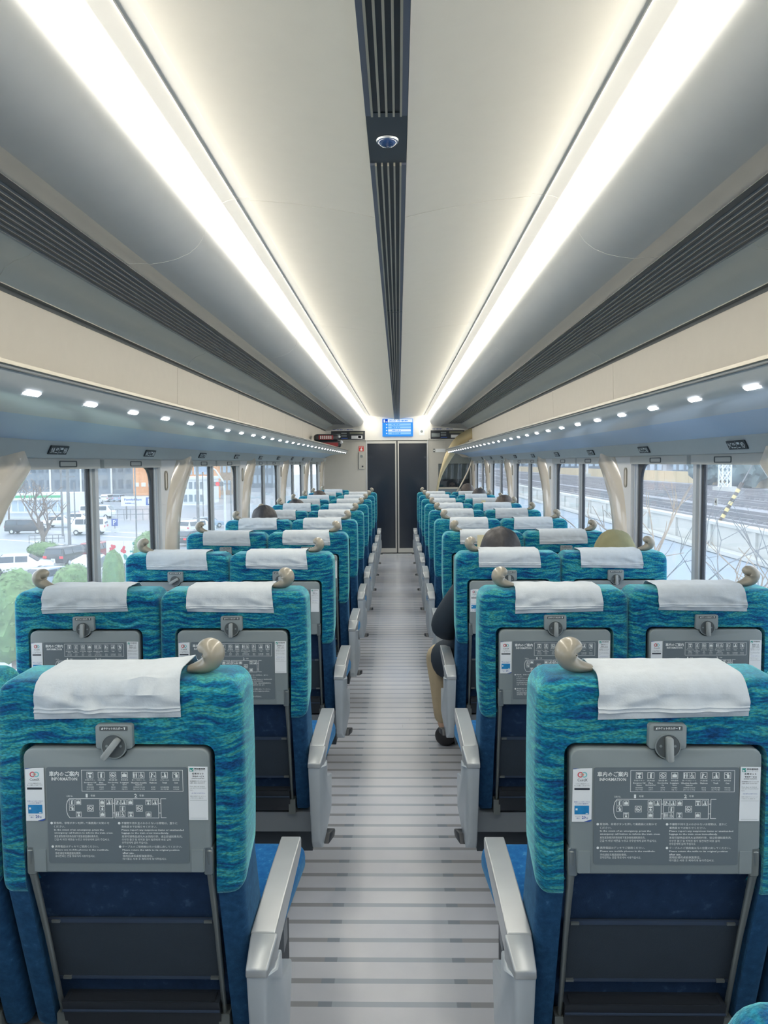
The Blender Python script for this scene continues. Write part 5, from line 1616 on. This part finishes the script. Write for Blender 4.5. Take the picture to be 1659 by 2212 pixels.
# sign board with P
d0 = 112
x0, x1 = hx(257, d0), hx(330, d0)
z1, z0 = H + (1000 - 1069) / 1660 * d0, H + (1000 - 1090) / 1660 * d0
t = thing('shop_sign', 'long pale roadside board with blue lettering and a blue P square', 'sign', ((x0 + x1) / 2, d0, (z0 + z1) / 2))
W_, Hh = (x1 - x0) / 2, (z1 - z0) / 2
MB().box(-W_, W_, 0, 0.2, -Hh, Hh).build('board', 'bldwhite', t, smooth=False)
for s in (-1, 1): MB().box(s * W_ * 0.7 - 0.08, s * W_ * 0.7 + 0.08, 0.05, 0.2, GZ - (z0 + z1) / 2, -Hh).build('post', 'pole', t, smooth=False)
MB().box(W_ * 0.5, W_ * 0.95, -0.03, 0, -Hh * 0.8, Hh * 0.8).build('blue_square', 'pblue', t, smooth=False)
mb = MB()
text(mb, 'FamilyMart', -W_ * 0.8, W_ * 0.25, 0.0, Hh * 0.6, lambda u, v: (u, -0.03, v), 0, True)
text(mb, '駐車場入口', -W_ * 0.75, -W_ * 0.2, -Hh * 0.6, -Hh * 0.25, lambda u, v: (u, -0.03, v), 0, True)
mb.build('lettering', 'pblue', t, smooth=False)
mb = MB(); text(mb, 'P', W_ * 0.62, W_ * 0.82, -Hh * 0.55, Hh * 0.55, lambda u, v: (u, -0.05, v), 0, True); mb.build('letter_p', 'bldwhite', t, smooth=False)
# P sign on a post
d0 = 90
z1, z0 = H + (1000 - 1118) / 1660 * d0, H + (1000 - 1133) / 1660 * d0
t = thing('parking_sign', 'square blue parking sign with a white P on a thin post', 'sign', (hx(241.5, d0), d0, (z0 + z1) / 2))
MB().box(-0.37, 0.37, 0, 0.05, -0.42, 0.42).build('plate', 'pblue', t, smooth=False)
MB().box(-0.04, 0.04, 0.05, 0.12, GZ - (z0 + z1) / 2, 0.4).build('post', 'pole', t, smooth=False)
mb = MB(); text(mb, 'P', -0.17, 0.2, -0.30, 0.30, lambda u, v: (u, -0.02, v), 0, True); mb.build('letter_p', 'bldwhite', t, smooth=False)
MB().box(-0.45, 0.45, 0, 0.05, -1.15, -0.75).build('lower_plate', 'bldwhite', t, smooth=False)

# poles
def pole(px, d, ztop, r, label, extras=()):
    t = thing('utility_pole', label, 'pole', (hx(px, d), d, GZ))
    MB().tube([(0, 0, 0), (0, 0, ztop - GZ)], [r, r * 0.8], 10).build('shaft', 'pole', t)
    for (z, w_) in extras:
        MB().box(-w_, w_, -0.08, 0.08, z - GZ - 0.06, z - GZ + 0.06).build('crossarm', 'pole', t, smooth=False)
    return t
pole(141.5, 74, 8, 0.17, 'thick grey utility pole left of the window mullion', ((0.4, 0.7),))
pole(127, 86, 7, 0.13, 'slimmer utility pole with a yellow and black foot', ((1.5, 0.9),))
pole(155, 95, -0.6, 0.09, 'short thin green-grey post right of the utility poles')
pole(289, 70, 9, 0.07, 'thin pale post in front of the sign board')
pole(425, 75, 6, 0.16, 'dark utility pole seen through the second left window', ((1.4, 0.8),))
# red traffic signal and curved lamp mast
d0 = 80
t = thing('street_lamp', 'tall white lamp mast curving over at its top', 'lamp post', (hx(484, d0), d0, GZ))
mb = MB().tube([(0, 0, 0), (0, 0, 5.2), (-0.2, 0, 6.3), (-0.9, 0, 7.4), (-2.2, 0, 8.2)], [0.13, 0.11, 0.1, 0.08, 0.06], 10); mb.build('mast', 'bldwhite', t)
MB().box(-2.9, -2.1, -0.15, 0.15, 8.1, 8.3).build('lamp_head', 'bldwhite', t, bevel=(0.05, 2))
t = thing('traffic_light', 'small traffic light showing red', 'traffic light', (hx(469, 78), 78, H + (1000 - 1043) / 1660 * 78))
MB().box(-0.55, 0.55, 0.0, 0.25, -0.22, 0.22).build('housing', 'pole', t, bevel=(0.05, 2))
MB().prism(circ(0.0, 0, 0.20, 14), 'y', -0.05, 0.0).build('red_lens', 'redlamp', t, smooth=False)
MB().box(0.55, 1.3, 0.08, 0.16, -0.04, 0.04).build('bracket', 'pole', t, smooth=False)
MB().box(1.25, 1.35, 0.05, 0.20, GZ - t.location.z, 0.3).build('post', 'pole', t, smooth=False)
t = thing('street_name_sign', 'small pale blue road sign beside the traffic light', 'sign', (hx(436, 104), 104, 0.9))
MB().box(-1.0, 1.0, 0, 0.08, -0.45, 0.45).build('plate', 'carblue', t, smooth=False)
MB().box(-0.06, 0.06, 0.08, 0.2, GZ - 0.7, 0.4).build('post', 'pole', t, smooth=False)

# railings and banner
def railing(px0, py0, px1, py1, h, label, n=10):
    a = ground(px0, py0); b = ground(px1, py1)
    t = thing('railing', label, 'railing', (a[0], a[1], GZ))
    dx, dy = b[0] - a[0], b[1] - a[1]
    for z in (h, h * 0.55):
        MB().tube([(0, 0, z), (dx, dy, z)], 0.05, 6).build('rail', 'pole', t)
    for k in range(n + 1):
        MB().tube([(dx * k / n, dy * k / n, 0), (dx * k / n, dy * k / n, h)], 0.04, 6).build('post', 'pole', t)
railing(235, 1122, 345, 1120, 1.6, 'long grey railing behind the small parking sign', 8)
railing(52, 1170, 130, 1168, 0.8, 'low dark kerb railing beside the bare tree', 6)
railing(248, 1262, 285, 1240, 1.2, 'white guard railing below the flowered banner', 6)
d0 = 58
xa, xb = hx(221, d0), hx(300, d0)
z1, z0 = H + (1000 - 1166) / 1660 * d0, H + (1000 - 1226) / 1660 * d0
t = thing('banner', 'white hoarding painted with red flowers and green leaves', 'banner', ((xa + xb) / 2, d0, (z0 + z1) / 2))
W_, Hh = (xb - xa) / 2, (z1 - z0) / 2
for k in range(2):
    MB().box(-W_ + k * W_ + 0.02, -W_ + (k + 1) * W_ - 0.02, 0, 0.06, -Hh, Hh).build('panel', 'bldwhite', t, smooth=False)
rn = random.Random(3)
mb = MB()
for k in range(16):
    u, v = rn.uniform(-W_ * 0.9, W_ * 0.9), rn.uniform(-Hh * 0.8, Hh * 0.8)
    for q in range(3):
        r = rn.uniform(0.06, 0.13); a = u + rn.uniform(-.12, .12); b = v + rn.uniform(-.12, .12)
        mb.face([(a + r * math.cos(i * math.pi / 4), -0.01 - 0.001 * k - 0.0003 * q, b + r * math.sin(i * math.pi / 4)) for i in range(8)][::-1], 0 if k % 2 else 1)
mb.build('painted_flowers', ['pred', 'pgreen'], t, smooth=False)
MB().box(-W_, -W_ + 0.05, 0.06, 0.12, GZ - t.location.z, Hh).build('post', 'pole', t, smooth=False)
MB().box(W_ - 0.05, W_, 0.06, 0.12, GZ - t.location.z, Hh).build('post', 'pole', t, smooth=False)

# bushes and trees
def bush(x, y, zb, rx, rz, label, seed):
    t = thing('bush', label, 'bush', (x, y, zb))
    bm = bmesh.new()
    bmesh.ops.create_icosphere(bm, subdivisions=4, radius=1)
    for v in bm.verts:
        d = v.co.copy()
        r = 1 + 0.10 * noise.noise(d * 2 + Vector((seed, 0, 0))) + 0.10 * noise.noise(d * 9 + Vector((seed, 5, 0)))
        v.co = Vector((d.x * rx * r, d.y * rx * r, rz + d.z * rz * r))
    obj('foliage', finish(bm, 'foliage', ['bush'], None, True, 40), t)
    mb = MB(); rn = random.Random(seed)
    for k in range(900):
        a = rn.uniform(0, 6.28); c = rn.uniform(-0.6, 1); s_ = math.sqrt(1 - c * c)
        n_ = Vector((s_ * math.cos(a), s_ * math.sin(a), c)); p = Vector((n_.x * rx, n_.y * rx, rz + n_.z * rz)) * 1.0
        p += n_ * rn.uniform(-0.02, 0.10) * rx
        u = n_.orthogonal().normalized(); u.rotate(Matrix.Rotation(rn.uniform(0, 6.28), 3, n_)); v_ = n_.cross(u) * 0.6 + n_ * rn.uniform(-.5, .5)
        s2 = rx * rn.uniform(0.04, 0.08)
        mb.face([p - u * s2, p - v_ * s2, p + u * s2, p + v_ * s2], 0)
    lv = mb.build('leaves', 'bush', t, smooth=False); lv['kind'] = 'stuff'
    MB().tube([(0, 0, -0.4), (0, 0, rz)], 0.08, 6).build('stem', 'bark', t)
def zof(py, d): return H + (1000 - py) / 1660 * d
bush(hx(148, 17), 17, zof(1296, 17), 0.42, 0.40, 'round clipped green bush in the middle of the left window', 1)
bush(hx(236, 20), 20, zof(1300, 20), 0.28, 0.68, 'tall rounded green bush right of the window mullion', 2)
bush(hx(14, 12), 12, zof(1430, 12), 0.50, 0.72, 'large bright green bush at the lower left corner of the window', 3)
bush(hx(318, 45), 45, zof(1220, 45), 0.9, 1.0, 'pale green bush at the right edge of the first window', 4)
bush(hx(84, 67), 67, GZ, 1.3, 0.6, 'low green bush at the foot of the bare tree', 5)

def tree(x, y, zb, h, label, seed, mt='bark', leaves=0, r0=0.18, lean_=0, lv0=4, name='bare_tree'):
    rn = random.Random(seed)
    t = thing(name, label, 'tree', (x, y, zb))
    tr = MB(); br = MB(); lf = MB()
    def grow(mb, p, d, L_, r, lv):
        q = p + d * L_
        m_ = (p + q) / 2 + Vector((rn.uniform(-1, 1), rn.uniform(-1, 1), 0)) * L_ * 0.07
        mb.tube([p, m_, q], [r, r * 0.85, r * 0.65], 6, cap=True)
        if lv <= 0:
            if leaves:
                for _ in range(leaves):
                    c = q + Vector((rn.uniform(-1, 1), rn.uniform(-1, 1), rn.uniform(-1, 1))) * L_ * 0.6
                    s_ = h * 0.010
                    lf.face([c + Vector((s_ * rn.uniform(-1, 1), s_ * rn.uniform(-1, 1), s_ * rn.uniform(-1, 1))) for _ in range(3)], 0)
            return
        for _ in range(3 if lv > 1 else 3):
            a = Vector((rn.uniform(-1, 1), rn.uniform(-1, 1), rn.uniform(-0.1, 0.9))).normalized()
            nd = (d * 0.75 + a * 0.8).normalized()
            grow(br, q if rn.random() < 0.6 else m_, nd, L_ * rn.uniform(0.6, 0.82), r * 0.6, lv - 1)
    grow(tr, Vector((0, 0, 0)), Vector((lean_, 0, 1)).normalized(), h * 0.36, r0, lv0)
    tr.build('trunk', mt, t)
    b = br.build('branches', mt, t); b['kind'] = 'stuff'
    if leaves:
        l_ = lf.build('dry_leaves', 'leafbrown', t, smooth=False); l_['kind'] = 'stuff'
    return t
x0, d0 = ground(81, 1196)
tree(x0, d0, GZ, 8.3, 'bare street tree with a few dry leaves in the left window', 5, leaves=5, r0=0.22)
tree(hx(10, 95), 95, GZ, 7, 'small bare tree at the far left edge of the window', 9, leaves=2, r0=0.15)

# ------------------------------------------------------------------ outside, right: the tracks
BZ = -1.0
g = MB().prism([(1.9, -2.0), (1.9, -0.62), (6.45, -0.28), (6.7, -0.28), (6.7, -2.0)], 'y', -40, 400).build('side_ledge', 'concblue', smooth=False)
struct(g, 'pale blue concrete ledge between the train and the barrier wall')
g = MB().box(6.7, 60, -40, 400, BZ - 0.5, BZ).build('ballast_bed', 'ballast', smooth=False)
struct(g, 'grey ballast bed of the neighbouring tracks')
g = MB().box(60, 420, -40, 560, BZ - 0.7, BZ - 0.1).build('far_ground', 'asphalt', smooth=False)
struct(g, 'pale ground beyond the tracks')
bw = thing('barrier_wall', 'low white concrete barrier wall with panels beside the train', 'wall', (6.5, 0, -0.28))
me = MB().box(0, 0.18, -0.995, 0.995, 0, 0.50).mesh('panel', 'concwhite', bevel=(0.01, 1))
me2 = MB().box(-0.06, 0.26, -0.998, 0.998, 0.50, 0.56).mesh('coping', 'concwhite', bevel=(0.015, 1))
me3 = MB().box(-0.05, 0, -0.08, 0.08, 0, 0.5).mesh('pilaster', 'concwhite', bevel=(0.01, 1))
for k in range(22):
    y = 1 + 2 * k
    obj('panel', me, bw, (0, y, 0)); obj('coping', me2, bw, (0, y, 0)); obj('pilaster', me3, bw, (0, y + 1, 0))
MB().box(-0.30, -0.06, -40, 44, 0.0, 0.07).build('kerb', 'concwhite', bw, bevel=(0.01, 1))
MB().box(0.2, 0.32, -10, 60, 0.50, 0.60).build('cable_duct', 'railsteel', bw, smooth=False)
for i, xc in enumerate((11.5, 15.2, 19.5, 23.5, 27.6)):
    t = thing('railway_track', 'railway track on grey ballast, %s from the barrier wall' % ['first', 'second', 'third', 'fourth', 'fifth'][i], 'track', (xc, 0, BZ), group='parallel railway tracks')
    for s in (-1, 1):
        MB().box(s * 0.53 - 0.05, s * 0.53 + 0.05, -30, 300, 0.12, 0.27).build('rail', 'railsteel', t, smooth=False)
    mb = MB()
    for k in range(220): mb.box(-1.0, 1.0, k * 0.7 - 10, k * 0.7 - 9.78, 0.0, 0.12)
    o = mb.build('sleepers', 'sleeper', t, smooth=False); o['kind'] = 'stuff'
yw = thing('far_wall', 'long cream wall beyond the tracks', 'wall', (33, 0, BZ))
for k in range(60):
    if k in (15, 27): continue
    MB().box(0, 0.3, k * 4 + 0.03, k * 4 + 3.97, 0, 1.30).build('panel', 'wallyellow', yw, smooth=False)
# lattice masts
def mast(px, d, h, label, wd=0.75):
    t = thing('lattice_mast', label, 'mast', (hx(px, d), d, BZ), group='lattice masts of the railway')
    for sx in (-1, 1):
        for sy in (-1, 1):
            MB().box(sx * wd / 2 - 0.05, sx * wd / 2 + 0.05, sy * wd / 2 - 0.05, sy * wd / 2 + 0.05, 0, h).build('leg', 'bldwhite', t, smooth=False)
    mb = MB(); n_ = int(h / 0.9)
    for k in range(n_):
        z = k * 0.9; s = 1 if k % 2 else -1
        for yy in (-wd / 2, wd / 2):
            mb.tube([(-s * wd / 2, yy, z), (s * wd / 2, yy, z + 0.9)], 0.045, 4); mb.tube([(s * wd / 2, yy, z), (-s * wd / 2, yy, z + 0.9)], 0.045, 4)
        for xx in (-wd / 2, wd / 2): mb.tube([(xx, -s * wd / 2, z), (xx, s * wd / 2, z + 0.9)], 0.04, 4)
    o = mb.build('lattice', 'bldwhite', t); o['kind'] = 'stuff'
    MB().box(-wd, wd, -wd, wd, 0, 0.5).build('footing', 'concwhite', t, smooth=False)
mast(1560, 60, 9, 'white steel lattice mast beyond the tracks in the first right window', 0.66)
mast(1262, 130, 10, 'distant lattice mast in the second right window')
# striped guy-wire guard
P0 = Vector((hx(1545, 16), 16, zof(1143, 16))); P1 = Vector((hx(1597, 16), 16, zof(1048, 16)))
t = thing('guy_wire', 'slanting guy wire with a yellow and black striped guard', 'wire', tuple(P0))
sm('guardyellow', (214, 196, 130), var=0.05); sm('guardbrown', (74, 62, 52), var=0.05)
D_ = P1 - P0
for k in range(14):
    MB().tube([D_ * (k / 14), D_ * ((k + 1) / 14)], 0.045, 8).build('guard_band', 'guardyellow' if k % 2 and k < 12 else 'guardbrown', t)
MB().tube([D_ * -0.55, D_ * 0.0], 0.015, 6).build('wire', 'pole', t)
MB().tube([D_ * 1.0, D_ * 4.0], 0.012, 6).build('wire', 'pole', t)
# bare shrubs close to the train
tree(hx(1478, 5.2), 5.2, -0.62, 2.5, 'leafless shrub with thin tan stems close outside the right window', 21, 'leafbrown', r0=0.028, lv0=4, name='bare_shrub')
tree(hx(1432, 6.4), 6.4, -0.60, 2.4, 'second leafless shrub with grey twigs nearer the pillar', 26, 'pole', r0=0.013, lv0=3, name='bare_shrub')
tree(hx(1690, 4.4), 4.4, -0.60, 2.6, 'leafless twigs at the right edge of the first right window', 31, 'pole', r0=0.013, lv0=3, name='bare_shrub')
# buildings and viaduct beyond
building('station_building', 'pale blue-grey building beyond the tracks in the first right window', 1350, 1490, 125, 18, 'bldgrey', 'bldwin', 9, 5, zb=BZ)
building('station_building', 'darker blue-grey building behind the lattice mast', 1510, 1700, 122, 18, 'bldgrey2', 'bldgrey', 12, 5, zb=BZ)
building('station_building', 'long grey building in the second right window', 1190, 1345, 205, 22, 'bldgrey2', 'bldwin', 12, 5, zb=BZ)
building('station_building', 'pale building at the end of the tracks seen through the far right windows', 930, 1185, 330, 34, 'bldgrey', 'bldwin', 14, 7, zb=BZ)
v = thing('viaduct', 'pale blue viaduct girder running beyond the cream wall', 'viaduct', (35.1, 0, 1.2))
MB().box(0, 1.3, 20, 260, 0, 1.1).build('girder', 'viaduct', v, smooth=False)
for k in range(9): MB().box(0.2, 1.1, 30 + k * 24, 31.4 + k * 24, BZ - 1.2, 0).build('pier', 'viaduct', v, smooth=False)
for (px, d, r, lab) in ((1600, 70, 2.0, 'dark grey-green tree in front of the station building'), (1520, 80, 1.8, 'smaller grey-green tree left of the lattice mast')):
    t = thing('evergreen_tree', lab, 'tree', (hx(px, d), d, BZ))
    bm = bmesh.new(); bmesh.ops.create_icosphere(bm, subdivisions=4, radius=1)
    for q in bm.verts:
        dd = q.co.copy(); rr = 1 + 0.25 * noise.noise(dd * 2.2 + Vector((px, 0, 0))) + 0.15 * noise.noise(dd * 7)
        q.co = Vector((dd.x * r * rr, dd.y * r * rr, 2.2 + dd.z * r * 1.1 * rr))
    obj('crown', finish(bm, 'crown', ['darkplant'], None, True, 30), t)
    MB().tube([(0, 0, 0), (0, 0, 2)], 0.15, 6).build('trunk', 'bark', t)
# little white sticker with a 4 on the first right window
t = thing('window_sticker', 'tiny white square sticker reading 4 on the first right window', 'sticker', (1.243, 2.98, 1.362))
MB().box(-0.001, 0.001, -0.014, 0.014, -0.014, 0.014).build('label', 'sticker', t, smooth=False)
mb = MB(); text(mb, '4', -0.006, 0.006, -0.009, 0.009, lambda u, v: (-0.0016, -u, v), 0, True); mb.build('digit', 'printdk', t, smooth=False)
